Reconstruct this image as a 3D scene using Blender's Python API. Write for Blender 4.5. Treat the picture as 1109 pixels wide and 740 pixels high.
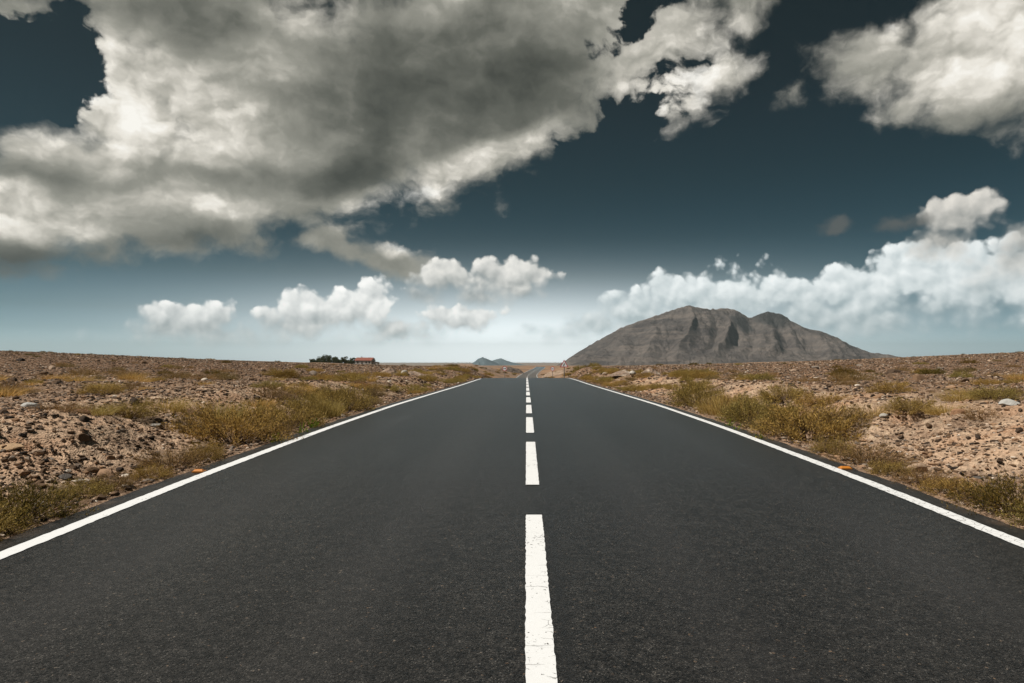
import bpy, math, random
import numpy as np
from mathutils import Vector, Matrix

for _o in list(bpy.data.objects):
    bpy.data.objects.remove(_o)
SC = bpy.context.scene
COL = SC.collection
rad = math.radians

# ------------------------------------------------------------------ camera
F = 739.0            # focal length in photo pixels (photo 1109 x 740)
CX, CY = 570.0, 388.0   # where the road direction / eye level falls in the photo
CAM_H = 1.40
cam_data = bpy.data.cameras.new("camera")
cam_data.sensor_width = 36.0
cam_data.lens = 36.0 * F / 1109.0
cam_data.shift_x = (554.5 - CX) / 1109.0
cam_data.shift_y = (CY - 370.0) / 1109.0
cam_data.clip_start = 0.05
cam_data.clip_end = 60000.0
cam = bpy.data.objects.new("camera", cam_data)
cam.location = (0.0, 0.0, CAM_H)
cam.rotation_euler = (rad(90), 0, 0)
COL.objects.link(cam)
SC.camera = cam

# ------------------------------------------------------------------ light
SUN_AZ = rad(-106.0)     # left of the road direction
SUN_EL = rad(55.0)
sun_dir = Vector((math.sin(SUN_AZ) * math.cos(SUN_EL), math.cos(SUN_AZ) * math.cos(SUN_EL), math.sin(SUN_EL)))
sd = bpy.data.lights.new("sun", 'SUN')
sd.energy = 4.9
sd.angle = rad(0.53)
sd.color = (1.0, 0.945, 0.87)
sun = bpy.data.objects.new("sun", sd)
sun.rotation_euler = (-sun_dir).to_track_quat('-Z', 'Y').to_euler()
sun.location = (-40, 30, 60)
COL.objects.link(sun)

SC.view_settings.view_transform = 'Standard'
SC.view_settings.look = 'None'
SC.view_settings.exposure = 0.0
SC.view_settings.gamma = 1.0
SC.view_settings.use_curve_mapping = False
SC.render.engine = 'CYCLES'
SC.cycles.use_denoising = True
SC.cycles.max_bounces = 5
SC.cycles.diffuse_bounces = 2
SC.cycles.glossy_bounces = 2
SC.cycles.transmission_bounces = 2
SC.cycles.transparent_max_bounces = 6
SC.cycles.volume_bounces = 0
SC.cycles.caustics_reflective = False
SC.cycles.caustics_refractive = False


def lin(*c):
    """sRGB 0..255 to linear."""
    o = []
    for v in c:
        v = v / 255.0
        o.append(v / 12.92 if v <= 0.04045 else ((v + 0.055) / 1.055) ** 2.4)
    return tuple(o)


# ------------------------------------------------------------------ small node language
class G:
    """Writes shader nodes as plain arithmetic."""
    def __init__(self, nt):
        self.nt = nt

    def put(self, dst, v):
        if isinstance(v, bpy.types.NodeSocket):
            self.nt.links.new(v, dst)
        elif isinstance(v, (tuple, list)):
            dv = dst.default_value
            n = len(dv)
            v = tuple(v)
            dst.default_value = v[:n] if len(v) >= n else v + (1.0,) * (n - len(v))
        else:
            dst.default_value = v

    def m(self, op, a, b=None, c=None, clamp=False):
        n = self.nt.nodes.new('ShaderNodeMath')
        n.operation = op
        n.use_clamp = clamp
        self.put(n.inputs[0], a)
        if b is not None: self.put(n.inputs[1], b)
        if c is not None: self.put(n.inputs[2], c)
        return n.outputs[0]

    def add(self, a, b): return self.m('ADD', a, b)
    def sub(self, a, b): return self.m('SUBTRACT', a, b)
    def mul(self, a, b): return self.m('MULTIPLY', a, b)
    def mx(self, a, b): return self.m('MAXIMUM', a, b)
    def mn(self, a, b): return self.m('MINIMUM', a, b)
    def sat(self, a): return self.m('ADD', a, 0.0, clamp=True)

    def v(self, op, a, b=None, scale=None):
        n = self.nt.nodes.new('ShaderNodeVectorMath')
        n.operation = op
        self.put(n.inputs[0], a)
        if b is not None: self.put(n.inputs[1], b)
        if scale is not None: self.put(n.inputs['Scale'], scale)
        return n.outputs['Value'] if op in ('LENGTH', 'DOT_PRODUCT', 'DISTANCE') else n.outputs[0]

    def xyz(self, x, y, z):
        n = self.nt.nodes.new('ShaderNodeCombineXYZ')
        self.put(n.inputs[0], x); self.put(n.inputs[1], y); self.put(n.inputs[2], z)
        return n.outputs[0]

    def sep(self, vec):
        n = self.nt.nodes.new('ShaderNodeSeparateXYZ')
        self.put(n.inputs[0], vec)
        return n.outputs[0], n.outputs[1], n.outputs[2]

    def noise(self, vec, scale, detail=4, rough=0.55, dist=0.0, lac=2.0, col=False, dim='3D'):
        n = self.nt.nodes.new('ShaderNodeTexNoise')
        n.noise_dimensions = dim
        self.put(n.inputs['Vector'], vec)
        self.put(n.inputs['Scale'], scale)
        n.inputs['Detail'].default_value = detail
        n.inputs['Roughness'].default_value = rough
        n.inputs['Distortion'].default_value = dist
        n.inputs['Lacunarity'].default_value = lac
        if col:
            q = self.nt.nodes.new('ShaderNodeSeparateColor')
            self.nt.links.new(n.outputs['Color'], q.inputs[0])
            return self.xyz(q.outputs[0], q.outputs[1], q.outputs[2])
        return n.outputs[0]

    def voro(self, vec, scale, detail=0, rough=0.5, feat='F1', smooth=0.6, out='Distance', rand=1.0, lac=2.0, dim='3D'):
        n = self.nt.nodes.new('ShaderNodeTexVoronoi')
        n.feature = feat
        n.voronoi_dimensions = dim
        self.put(n.inputs['Vector'], vec)
        self.put(n.inputs['Scale'], scale)
        if 'Detail' in n.inputs:
            n.inputs['Detail'].default_value = detail
            n.inputs['Roughness'].default_value = rough
            n.inputs['Lacunarity'].default_value = lac
        if feat == 'SMOOTH_F1':
            n.inputs['Smoothness'].default_value = smooth
        n.inputs['Randomness'].default_value = rand
        return n.outputs[out]

    def rng(self, x, a, b, c=0.0, d=1.0, kind='LINEAR'):
        n = self.nt.nodes.new('ShaderNodeMapRange')
        n.interpolation_type = kind
        self.put(n.inputs[0], x)
        for k, q in enumerate((a, b, c, d)):
            self.put(n.inputs[1 + k], q)
        return n.outputs[0]

    def ss(self, x, a, b): return self.rng(x, a, b, 0.0, 1.0, 'SMOOTHSTEP')

    def mix(self, f, a, b, blend='MIX'):
        n = self.nt.nodes.new('ShaderNodeMix')
        n.data_type = 'RGBA'
        n.blend_type = blend
        self.put(n.inputs['Factor'], f)
        self.put(n.inputs[6], a)
        self.put(n.inputs[7], b)
        return n.outputs[2]

    def ramp(self, x, stops, interp='LINEAR'):
        n = self.nt.nodes.new('ShaderNodeValToRGB')
        n.color_ramp.interpolation = interp
        el = n.color_ramp.elements
        while len(el) < len(stops): el.new(0.5)
        for e, (p, c) in zip(el, stops):
            e.position = p
            e.color = tuple(c[:3]) + (1.0,)
        self.put(n.inputs[0], x)
        return n.outputs[0]


# ------------------------------------------------------------------ world: sky and clouds
def to_ang(px, py):
    """compass bearing and elevation of a sight line, from its slopes off the road direction."""
    az = math.atan((px - CX) / F)
    el = math.atan((CY - py) / F * math.cos(az))
    return az, el


def make_world():
    w = bpy.data.worlds.new("World")
    SC.world = w
    w.use_nodes = True
    nt = w.node_tree
    nt.nodes.clear()
    g = G(nt)
    STR = 0.1
    out = nt.nodes.new('ShaderNodeOutputWorld')
    bg = nt.nodes.new('ShaderNodeBackground')
    bg.inputs['Strength'].default_value = STR
    nt.links.new(bg.outputs[0], out.inputs['Surface'])
    sky = nt.nodes.new('ShaderNodeTexSky')
    sky.sky_type = 'NISHITA'
    sky.sun_disc = False
    sky.sun_elevation = SUN_EL
    sky.sun_rotation = SUN_AZ
    sky.air_density = 1.0
    sky.dust_density = 0.6
    tc = nt.nodes.new('ShaderNodeTexCoord')
    D = tc.outputs['Generated']
    dx, dy, dz = g.sep(D)
    az = g.m('ARCTAN2', dx, dy)
    el = g.m('ARCSINE', dz)
    P = g.xyz(az, el, 0.0)
    # deep teal, heavily filtered sky: the Nishita sky graded by elevation
    raw = [(2, (0.149, 0.235, 0.393)), (100, (0.181, 0.28, 0.448)), (200, (0.246, 0.368, 0.534)), (260, (0.323, 0.459, 0.593)), (300, (0.406, 0.539, 0.611)), (340, (0.524, 0.608, 0.559)), (360, (0.568, 0.595, 0.481)), (380, (0.513, 0.487, 0.366))]
    want = [(11, 29, 35), (12, 33, 41), (16, 47, 57), (28, 63, 74), (45, 83, 93), (80, 117, 126), (110, 147, 155), (160, 191, 197)]
    stops = []
    for (yy, r), t in zip(raw, want):
        e = math.atan((CY - yy) / F)
        stops.append((e / rad(34.0), tuple(q / k for q, k in zip(lin(*t), r))))
    stops.sort()
    grade = g.ramp(g.sat(g.m('DIVIDE', el, rad(34.0))), stops)
    skyc = g.mix(1.0, sky.outputs[0], grade, 'MULTIPLY')
    # pale glow low over the far end of the road
    glow = g.m('POWER', 2.718, g.mul(-1.0, g.add(g.m('POWER', g.m('DIVIDE', az, rad(24.0)), 2.0),
                                             g.m('POWER', g.m('DIVIDE', el, rad(4.6)), 2.0))))
    S = 1.0 / STR
    def cc(*c, k=1.0): return tuple(x * S * k for x in lin(*c))
    skyc = g.mix(g.mul(glow, 0.85), skyc, cc(243, 249, 250, k=1.9))

    warp = g.v('SCALE', g.v('SUBTRACT', g.noise(P, 9.0, 5, 0.6, col=True), (0.5, 0.5, 0.5)), scale=0.085)
    Pw = g.v('ADD', P, warp)
    warp2 = g.v('SCALE', g.v('SUBTRACT', g.noise(P, 26.0, 4, 0.6, col=True), (0.5, 0.5, 0.5)), scale=0.03)
    Pw2 = g.v('ADD', P, warp2)

    def blob(vec, px, py, rx, ry, rot=0.0, wt=1.0):
        a, e = to_ang(px, py)
        ca = math.cos(a)
        ax, ay = rx / F * ca * ca, ry / F * ca
        if abs(rot) < 0.5:
            n = nt.nodes.new('ShaderNodeVectorMath')
            n.operation = 'MULTIPLY_ADD'
            g.put(n.inputs[0], vec)
            n.inputs[1].default_value = (1 / ax, 1 / ay, 0)
            n.inputs[2].default_value = (-a / ax, -e / ay, 0)
        else:
            n = nt.nodes.new('ShaderNodeMapping')
            n.vector_type = 'TEXTURE'
            g.put(n.inputs[0], vec)
            n.inputs[1].default_value = (a, e, 0)
            n.inputs[2].default_value = (0, 0, rad(rot))
            n.inputs[3].default_value = (ax, ay, 1)
        l = g.v('LENGTH', n.outputs[0])
        return g.m('MULTIPLY_ADD', l, -wt, wt)      # wt at the centre, 0 on the rim

    def field(vec, blobs, smooth=0.25):
        acc = None
        for b in blobs:
            s = blob(vec, *b)
            if acc is None: acc = s
            else:
                acc = g.m('SMOOTH_MAX', acc, s, smooth)
        return acc

    def tone(vec, blobs, base):
        acc = base
        for (px, py, rx, ry, rot, amt) in blobs:
            s = blob(vec, px, py, rx, ry, rot, 1.0)
            acc = g.m('MULTIPLY_ADD', g.ss(s, 0.0, 0.8), amt, acc)
        return acc

    # fractal detail: soft billows, sampled again a step towards the sun for relief
    st = g.xyz(g.mul(az, 0.70), el, 0.0)            # slightly stretched sideways
    st = g.v('ADD', st, g.v('SCALE', warp, scale=0.6))
    LD = (-0.016, 0.022, 0.0)

    def billow(vec, sc, det):
        a = g.noise(vec, sc, det, 0.50, dim='2D')
        b = g.voro(vec, sc * 1.3, 2, 0.45, 'SMOOTH_F1', 1.0, dim='2D')
        return g.sub(a, g.mul(b, 0.22))
    n0 = billow(st, 6.0, 6)
    n1 = billow(g.v('ADD', st, LD), 6.0, 6)
    rel_big = g.mul(g.sub(n0, n1), 1.5)
    fine = g.noise(st, 24.0, 8, 0.62, dim='2D')

    # ---- the great overhead cloud, upper left to centre, and the one upper right
    big = [
        (110, 210, 260, 100, 4, 1.0), (0, 235, 200, 82, 0, 1.0), (330, 110, 330, 150, 0, 1.0),
        (520, 70, 250, 130, 0, 1.0), (220, 15, 190, 90, 0, 1.0), (150, 120, 130, 70, 0, 0.9),
        (520, 165, 150, 48, 20, 0.9), (330, 200, 220, 52, 8, 0.9), (680, 36, 140, 84, -12, 1.0), (610, 70, 120, 70, 0, 0.9),
        (715, 95, 62, 52, -35, 0.8), (775, 75, 55, 36, 0, 0.6), (800, 0, 70, 60, 0, 0.5),
        (415, 282, 84, 22, -12, 0.7), (360, 262, 46, 22, 0, 0.6), (480, 300, 44, 17, 0, 0.6),
        (1050, 62, 165, 78, 0, 1.0), (948, 70, 96, 50, -10, 0.8), (1110, 40, 150, 100, 0, 1.0),
        (985, 112, 56, 34, 0, 0.6), (1075, 0, 105, 60, 0, 0.9),
        (672, 156, 60, 20, 10, 0.42), (862, 98, 44, 20, 20, 0.42), (630, 128, 40, 34, 20, 0.42), (700, 130, 40, 16, 30, 0.4),
        (5, 5, 60, 26, 0, 0.6), (-300, 150, 300, 200, 0, 1.0), (1450, 150, 260, 150, 0, 0.9),
    ]
    Pm = g.v('ADD', P, g.v('SCALE', warp, scale=0.45))
    Pe = g.v('ADD', Pm, g.v('SCALE', warp2, scale=0.8))
    mb = field(Pe, big, 0.10)
    holes = field(Pe, [(34, 60, 84, 44, 25, 1.0), (20, 84, 96, 32, 0, 1.0), (690, 14, 34, 18, 25, 0.40), (668, 146, 56, 24, 30, 0.42), (-80, 60, 120, 60, 0, 1.0)], 0.15)
    puff = g.voro(g.v('ADD', st, g.v('SCALE', warp2, scale=0.6)), 17.0, 3, 0.5, 'SMOOTH_F1', 0.3, lac=2.1, dim='2D')
    pf = g.sub(0.42, puff)
    puff2 = g.voro(g.v('ADD', g.v('ADD', st, g.v('SCALE', warp2, scale=0.6)), (-0.0060, 0.0095, 0.0)), 17.0, 3, 0.5, 'SMOOTH_F1', 0.3, lac=2.1, dim='2D')
    rel_p = g.sub(puff2, puff)
    mb = g.sub(mb, g.mul(g.ss(g.add(holes, g.add(g.mul(pf, -0.55), g.mul(g.sub(fine, 0.5), -0.5))), -0.05, 0.62), 1.15))
    edge_n = g.add(g.mul(g.sub(n0, 0.36), 0.75), g.add(g.mul(g.sub(fine, 0.5), 0.42), g.mul(pf, 0.34)))
    db = g.add(g.mul(mb, 1.25), edge_n)
    ab = g.ss(db, 0.0, 0.50)
    tb = tone(Pm, [
        (140, 70, 130, 60, 0, 0.32), (110, 120, 130, 56, 0, 0.30), (215, 140, 140, 56, 0, 0.36), (45, 150, 110, 40, 0, 0.12), (40, 232, 150, 42, 0, 0.46), (150, 200, 120, 36, -8, 0.16),
        (248, 224, 80, 18, 0, 0.20), (325, 172, 50, 22, 0, 0.12),
        (500, 184, 165, 28, 22, 0.50), (410, 216, 80, 20, 12, 0.20), (585, 150, 60, 26, 25, 0.16), (735, 70, 120, 90, 0, 0.34), (640, 30, 90, 46, 0, 0.14),
        (1050, 60, 200, 90, 0, 0.36), (1070, 10, 90, 40, 0, 0.24), (360, 285, 70, 20, 0, -0.02), (500, 298, 50, 22, 0, 0.34), (430, 272, 30, 14, 0, 0.30), (345, 20, 80, 34, 0, 0.16),
        (480, 100, 220, 105, 12, -0.30), (345, 192, 150, 30, 4, -0.20), (55, 190, 110, 24, 0, -0.22), (50, 290, 190, 34, 0, -0.26), (250, 258, 170, 22, 6, -0.16),
        (215, 30, 120, 40, 0, -0.10), (1040, 134, 150, 26, 0, -0.22), (640, 120, 70, 50, 0, -0.06), (390, 288, 90, 26, 0, -0.05),
    ], 0.40)
    tb = g.add(tb, g.mul(rel_big, 0.62))
    tb = g.add(tb, g.mul(g.sub(fine, 0.5), 0.15))
    # small bright heads where the cloud is already lit, thin bright rims
    tb = g.add(tb, g.mul(g.mul(pf, g.ss(tb, 0.35, 0.80)), 0.26))
    tb = g.add(tb, g.mul(g.mul(rel_p, g.add(0.25, g.ss(tb, 0.30, 0.75))), 0.24))
    thin = g.sub(1.0, g.ss(db, 0.1, 0.6))
    tb = g.add(tb, g.mul(thin, 0.08))
    cb = g.ramp(g.sat(tb), [(0.0, cc(66, 68, 62)), (0.2, cc(98, 99, 91)), (0.42, cc(144, 143, 133)), (0.62, cc(196, 192, 181)),
                            (0.80, cc(236, 231, 220)), (0.95, cc(255, 252, 244))])
    col = g.mix(g.mul(ab, 0.985), skyc, cb)

    # ---- cauliflower cumulus low over the horizon
    def caul(vec, sc):
        b = g.voro(vec, sc, 2, 0.48, 'SMOOTH_F1', 0.25, lac=2.1, dim='2D')
        a = g.noise(vec, sc * 0.45, 6, 0.55, dim='2D')
        return g.add(g.mul(g.sub(0.45, b), 0.85), g.mul(g.sub(a, 0.5), 0.9))
    pc = g.v('ADD', P, g.v('SCALE', warp2, scale=0.5))
    c0 = caul(pc, 25.0)
    c1 = caul(g.v('ADD', pc, (-0.0060, 0.0090, 0.0)), 25.0)
    rel_c = g.mul(g.sub(c0, c1), 0.60)

    E = lambda y: math.atan((CY - y) / F)

    def cum_layer(col, blobs, cdark, clight, top, base, foot, opac, amp=0.66, soft=0.22):
        m = field(pc, blobs, 0.14)
        d = g.add(m, g.mul(c0, amp))
        up = g.ss(el, E(base), E(top))                       # 0 at the flat base, 1 at the heads
        a = g.ss(d, 0.02, g.rng(up, 0.0, 0.7, 0.75, soft))
        fade = g.ss(el, E(foot), E(base - 6))
        t = g.sat(g.add(g.add(g.mul(up, 0.38), rel_c), 0.34))
        c = g.mix(t, cdark, clight)
        return g.mix(g.mul(g.mul(a, fade), opac), col, c)

    far = [(900, 345, 330, 40, 0, 0.9), (800, 326, 86, 44, 0, 1.0), (690, 342, 74, 36, 0, 1.0), (650, 352, 70, 30, 0, 0.9), (735, 326, 60, 34, 0, 0.9), (925, 316, 100, 38, 0, 1.0), (860, 318, 60, 26, 0, 0.8),
           (990, 294, 85, 44, 10, 1.0), (1060, 300, 90, 60, 0, 1.0), (1140, 310, 120, 60, 0, 1.0), (760, 334, 50, 30, 0, 0.8),
           (430, 362, 110, 28, 0, 0.9), (275, 372, 110, 24, 0, 0.8), (610, 364, 80, 22, 0, 0.7), (100, 372, 110, 22, 0, 0.6), (1300, 330, 200, 60, 0, 0.9), (-250, 340, 220, 40, 0, 0.8)]
    col = cum_layer(col, far, cc(146, 168, 174), cc(246, 250, 249, k=1.2), 300, 355, 384, 0.93)
    near = [(205, 352, 84, 34, 0, 1.0), (178, 358, 50, 24, 0, 0.9), (245, 364, 60, 24, 0, 0.9), (352, 344, 96, 36, 6, 1.0), (406, 326, 38, 32, 0, 1.0), (318, 354, 70, 28, 0, 1.0),
            (430, 356, 60, 26, 0, 0.9), (500, 345, 56, 22, 0, 0.9)]
    col = cum_layer(col, near, cc(140, 152, 155), cc(253, 252, 248, k=1.25), 326, 362, 386, 0.95)
    mid = [(545, 306, 70, 36, 0, 1.0), (578, 298, 40, 22, 0, 0.9), (520, 324, 46, 22, 0, 0.9), (482, 300, 50, 22, 0, 0.9), (462, 322, 44, 16, 0, 0.7)]
    col = cum_layer(col, mid, cc(124, 134, 135), cc(252, 249, 242, k=1.1), 284, 318, 350, 0.94)
    high = [(1042, 238, 64, 40, 8, 1.0), (1020, 262, 56, 30, 0, 1.0), (1096, 288, 66, 50, 0, 1.0), (1130, 262, 70, 44, 0, 1.0), (1075, 312, 60, 24, 0, 0.7)]
    col = cum_layer(col, high, cc(122, 128, 127), cc(250, 244, 234), 222, 290, 345, 0.96)
    # ---- two small dark scuds
    ds = field(Pw2, [(906, 248, 34, 13, 4, 1.0), (975, 241, 44, 15, 8, 1.0), (1000, 238, 26, 12, 0, 0.8)], 0.1)
    ad = g.ss(g.add(ds, g.mul(c0, 0.5)), 0.1, 0.7)
    col = g.mix(g.mul(ad, 0.75), col, cc(92, 94, 92))
    # below eye level the far ground carries the horizon tone
    nt.links.new(col, bg.inputs['Color'])
    w.cycles.sampling_method = 'MANUAL'
    w.cycles.sample_map_resolution = 512


make_world()

# ------------------------------------------------------------------ numpy noise
def _hash(ix, iy, seed):
    h = (ix.astype(np.int64) * 374761393 + iy.astype(np.int64) * 668265263 + seed * 974634721) & 0xFFFFFFFF
    h = ((h ^ (h >> 13)) * 1274126177) & 0xFFFFFFFF
    h = h ^ (h >> 16)
    return (h & 0xFFFFFF) / float(0xFFFFFF)


def vnoise(x, y, seed=0):
    x = np.asarray(x, float); y = np.asarray(y, float)
    ix = np.floor(x); iy = np.floor(y)
    fx = x - ix; fy = y - iy
    ux = fx * fx * fx * (fx * (fx * 6 - 15) + 10); uy = fy * fy * fy * (fy * (fy * 6 - 15) + 10)
    a = _hash(ix, iy, seed); b = _hash(ix + 1, iy, seed); c = _hash(ix, iy + 1, seed); d = _hash(ix + 1, iy + 1, seed)
    return (a * (1 - ux) + b * ux) * (1 - uy) + (c * (1 - ux) + d * ux) * uy


def fbm(x, y, oct=4, seed=0, gain=0.5):
    s = 0.0; amp = 1.0; tot = 0.0
    for k in range(oct):
        s = s + amp * (vnoise(x * 2 ** k, y * 2 ** k, seed + 17 * k) - 0.5)
        tot += amp; amp *= gain
    return s / tot * 2.0            # about -1..1


def sstep(a, b, x):
    t = np.clip((np.asarray(x, float) - a) / (b - a), 0, 1)
    return t * t * (3 - 2 * t)


# ------------------------------------------------------------------ tagging and mesh helpers
def tag(o, label=None, cat=None, group=None, kind=None):
    if label: o['label'] = label
    if cat: o['category'] = cat
    if group: o['group'] = group
    if kind: o['kind'] = kind
    return o


def empty(name, loc, rz=0.0):
    o = bpy.data.objects.new(name, None)
    o.empty_display_size = 0.2
    o.location = loc
    o.rotation_euler = (0, 0, rz)
    COL.objects.link(o)
    return o


def mesh_np(name, verts, quads=None, tris=None, mats=(), smooth=False):
    """mesh from numpy arrays (n,3), (m,4) and/or (k,3)."""
    me = bpy.data.meshes.new(name)
    verts = np.asarray(verts, np.float32)
    loops = []; starts = []; totals = []
    p = 0
    for arr, k in ((quads, 4), (tris, 3)):
        if arr is None or len(arr) == 0: continue
        arr = np.asarray(arr, np.int32)
        loops.append(arr.ravel())
        starts.append(p + np.arange(len(arr), dtype=np.int32) * k)
        totals.append(np.full(len(arr), k, np.int32))
        p += arr.size
    loops = np.concatenate(loops); starts = np.concatenate(starts); totals = np.concatenate(totals)
    me.vertices.add(len(verts)); me.vertices.foreach_set('co', verts.ravel())
    me.loops.add(len(loops)); me.loops.foreach_set('vertex_index', loops)
    me.polygons.add(len(starts)); me.polygons.foreach_set('loop_start', starts); me.polygons.foreach_set('loop_total', totals)
    me.polygons.foreach_set('use_smooth', np.full(len(starts), bool(smooth)))
    me.update(calc_edges=True)
    me.validate()
    for m in mats: me.materials.append(m)
    return me


def link(name, me, parent=None, loc=(0, 0, 0), rot=(0, 0, 0)):
    o = bpy.data.objects.new(name, me)
    o.location = loc; o.rotation_euler = rot
    COL.objects.link(o)
    if parent is not None: o.parent = parent
    return o


def grid_quads(nr, nc):
    i = np.arange(nr - 1)[:, None] * nc + np.arange(nc - 1)[None, :]
    return np.stack([i, i + 1, i + nc + 1, i + nc], -1).reshape(-1, 4)


class MB:
    """collects small pieces of one part and links them as one mesh."""
    def __init__(self): self.v = []; self.f = []
    def add(self, vs, fs):
        o = len(self.v); self.v += [tuple(p) for p in vs]; self.f += [tuple(i + o for i in f) for f in fs]
    def box(self, c, s, rz=0.0, bev=0.0):
        hx, hy, hz = s[0] / 2, s[1] / 2, s[2] / 2
        cr, sr = math.cos(rz), math.sin(rz)
        vs = []
        for z in (-hz, hz):
            for x, y in ((-hx, -hy), (hx, -hy), (hx, hy), (-hx, hy)):
                vs.append((c[0] + x * cr - y * sr, c[1] + x * sr + y * cr, c[2] + z))
        self.add(vs, [(3, 2, 1, 0), (4, 5, 6, 7), (0, 1, 5, 4), (1, 2, 6, 5), (2, 3, 7, 6), (3, 0, 4, 7)])
    def tube(self, pts, radii, n=8, cap=True):
        pts = [Vector(p) for p in pts]
        rings = []
        for k, p in enumerate(pts):
            a = pts[max(k - 1, 0)]; b = pts[min(k + 1, len(pts) - 1)]
            t = (b - a).normalized()
            u = t.cross(Vector((0, 1, 0)) if abs(t.y) < 0.9 else Vector((1, 0, 0))).normalized()
            w = t.cross(u)
            rings.append([p + (u * math.cos(2 * math.pi * i / n) + w * math.sin(2 * math.pi * i / n)) * radii[k] for i in range(n)])
        vs = [q for r in rings for q in r]
        fs = []
        for k in range(len(pts) - 1):
            for i in range(n):
                j = (i + 1) % n
                fs.append((k * n + i, k * n + j, (k + 1) * n + j, (k + 1) * n + i))
        if cap:
            fs.append(tuple(range(n - 1, -1, -1))); fs.append(tuple((len(pts) - 1) * n + i for i in range(n)))
        self.add(vs, fs)
    def prism(self, poly, y0, y1):
        """polygon in x,z pushed along y."""
        n = len(poly)
        vs = [(x, y0, z) for x, z in poly] + [(x, y1, z) for x, z in poly]
        fs = [tuple(range(n)), tuple(range(2 * n - 1, n - 1, -1))]
        for i in range(n):
            j = (i + 1) % n
            fs.append((i, i + n, j + n, j))
        self.add(vs, fs)
    def build(self, name, m, parent=None, loc=(0, 0, 0), smooth=False):
        me = bpy.data.meshes.new(name)
        me.from_pydata(self.v, [], self.f)
        me.update()
        if smooth: me.polygons.foreach_set('use_smooth', [True] * len(me.polygons))
        me.materials.append(m)
        return link(name, me, parent, loc)


# ------------------------------------------------------------------ materials
def new_mat(name):
    m = bpy.data.materials.new(name)
    m.use_nodes = True
    nt = m.node_tree
    b = nt.nodes['Principled BSDF']
    return m, G(nt), b, nt


def pos(g):
    n = g.nt.nodes.new('ShaderNodeNewGeometry')
    return n.outputs['Position']


def island(g):
    n = g.nt.nodes.new('ShaderNodeNewGeometry')
    return n.outputs['Random Per Island']


def bump(g, b, h, strength, dist):
    n = g.nt.nodes.new('ShaderNodeBump')
    n.inputs['Strength'].default_value = strength
    n.inputs['Distance'].default_value = dist
    g.put(n.inputs['Height'], h)
    g.nt.links.new(n.outputs[0], b.inputs['Normal'])


def plain_mat(name, rgb, rough=0.6, metal=0.0, var=0.15, scale=6.0):
    m, g, b, nt = new_mat(name)
    n = g.noise(pos(g), scale, 5, 0.6)
    c = g.mix(n, tuple(x * (1 - var) for x in rgb), tuple(x * (1 + var) for x in rgb))
    g.put(b.inputs['Base Color'], c)
    b.inputs['Roughness'].default_value = rough
    b.inputs['Metallic'].default_value = metal
    return m


# ------------------------------------------------------------------ shape of the land
_RD = np.array([-400, -60, 0, 4.5, 7, 12, 18, 28, 38, 46, 53, 60, 67, 75, 90, 120, 160, 210, 260, 330, 420, 520, 800, 1500, 9000, 20000], float)
_RZ = np.array([-4.0, -0.5, 0.0, .09, .14, .175, .16, .05, -.06, -.12, -.18, -.33, -.55, -.93, -1.75, -3.05, -4.05, -4.95, -5.55, -6.0, -5.7, -5.5, -7.0, -15.0, -96.0, -96.0], float)


def road_z(d):
    """height of the carriageway: a slight rise, a crest some sixty metres on, then down into the valley."""
    d = np.asarray(d, float)
    o = np.interp(d, _RD, _RZ)
    # rounded joints
    k = np.clip(np.abs(d) * 0.08, 0.8, 40)
    return (np.interp(d - k, _RD, _RZ) + 2 * o + np.interp(d + k, _RD, _RZ)) / 4


_CD = np.array([-400, 150, 230, 290, 340, 400, 470, 560, 700, 1200, 20000], float)
_CX = np.array([0, 0.0, 0.2, 0.8, 2.4, 5.2, 9.0, 12.0, 6.0, -40.0, -200.0], float)


def road_x(d):
    d = np.asarray(d, float)
    k = 22.0
    return (np.interp(d - k, _CD, _CX) + np.interp(d, _CD, _CX) + np.interp(d + k, _CD, _CX)) / 3


ASPH = 3.78      # asphalt half width
HALF = 3.50      # edge line


def plain_z(x, d):
    a = np.abs(x)
    near = 0.62 - 0.50 * sstep(12, 52, d) + 0.014 * a + 0.05 * fbm(x * .12, d * .12, 3, 5)
    dd = np.maximum(d, 1.0)
    side = np.where(x < 0, 0.0345, 0.0335)
    vee = 1.4 - 0.0158 * dd + side * a * sstep(1500, 260, dd) * (0.72 + 0.28 * sstep(0.25, 0.75, a / dd))
    w = sstep(20, 120, dd)
    z = near * (1 - w) + vee * w
    z = z + 0.25 * fbm(x * .018, d * .018, 4, 9) * sstep(60, 250, dd) + 1.1 * np.maximum(fbm(x * .045, d * .02, 4, 19) - 0.12, 0) * sstep(90, 200, dd) * sstep(90, 30, a)
    cone = 1.4 - 0.0109 * dd
    f = sstep(330, 900, dd + 0.35 * a)
    z = z * (1 - f) + np.maximum(cone, -96.0) * f
    z = z + sstep(-2, -60, d) * 0.4
    return z


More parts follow.
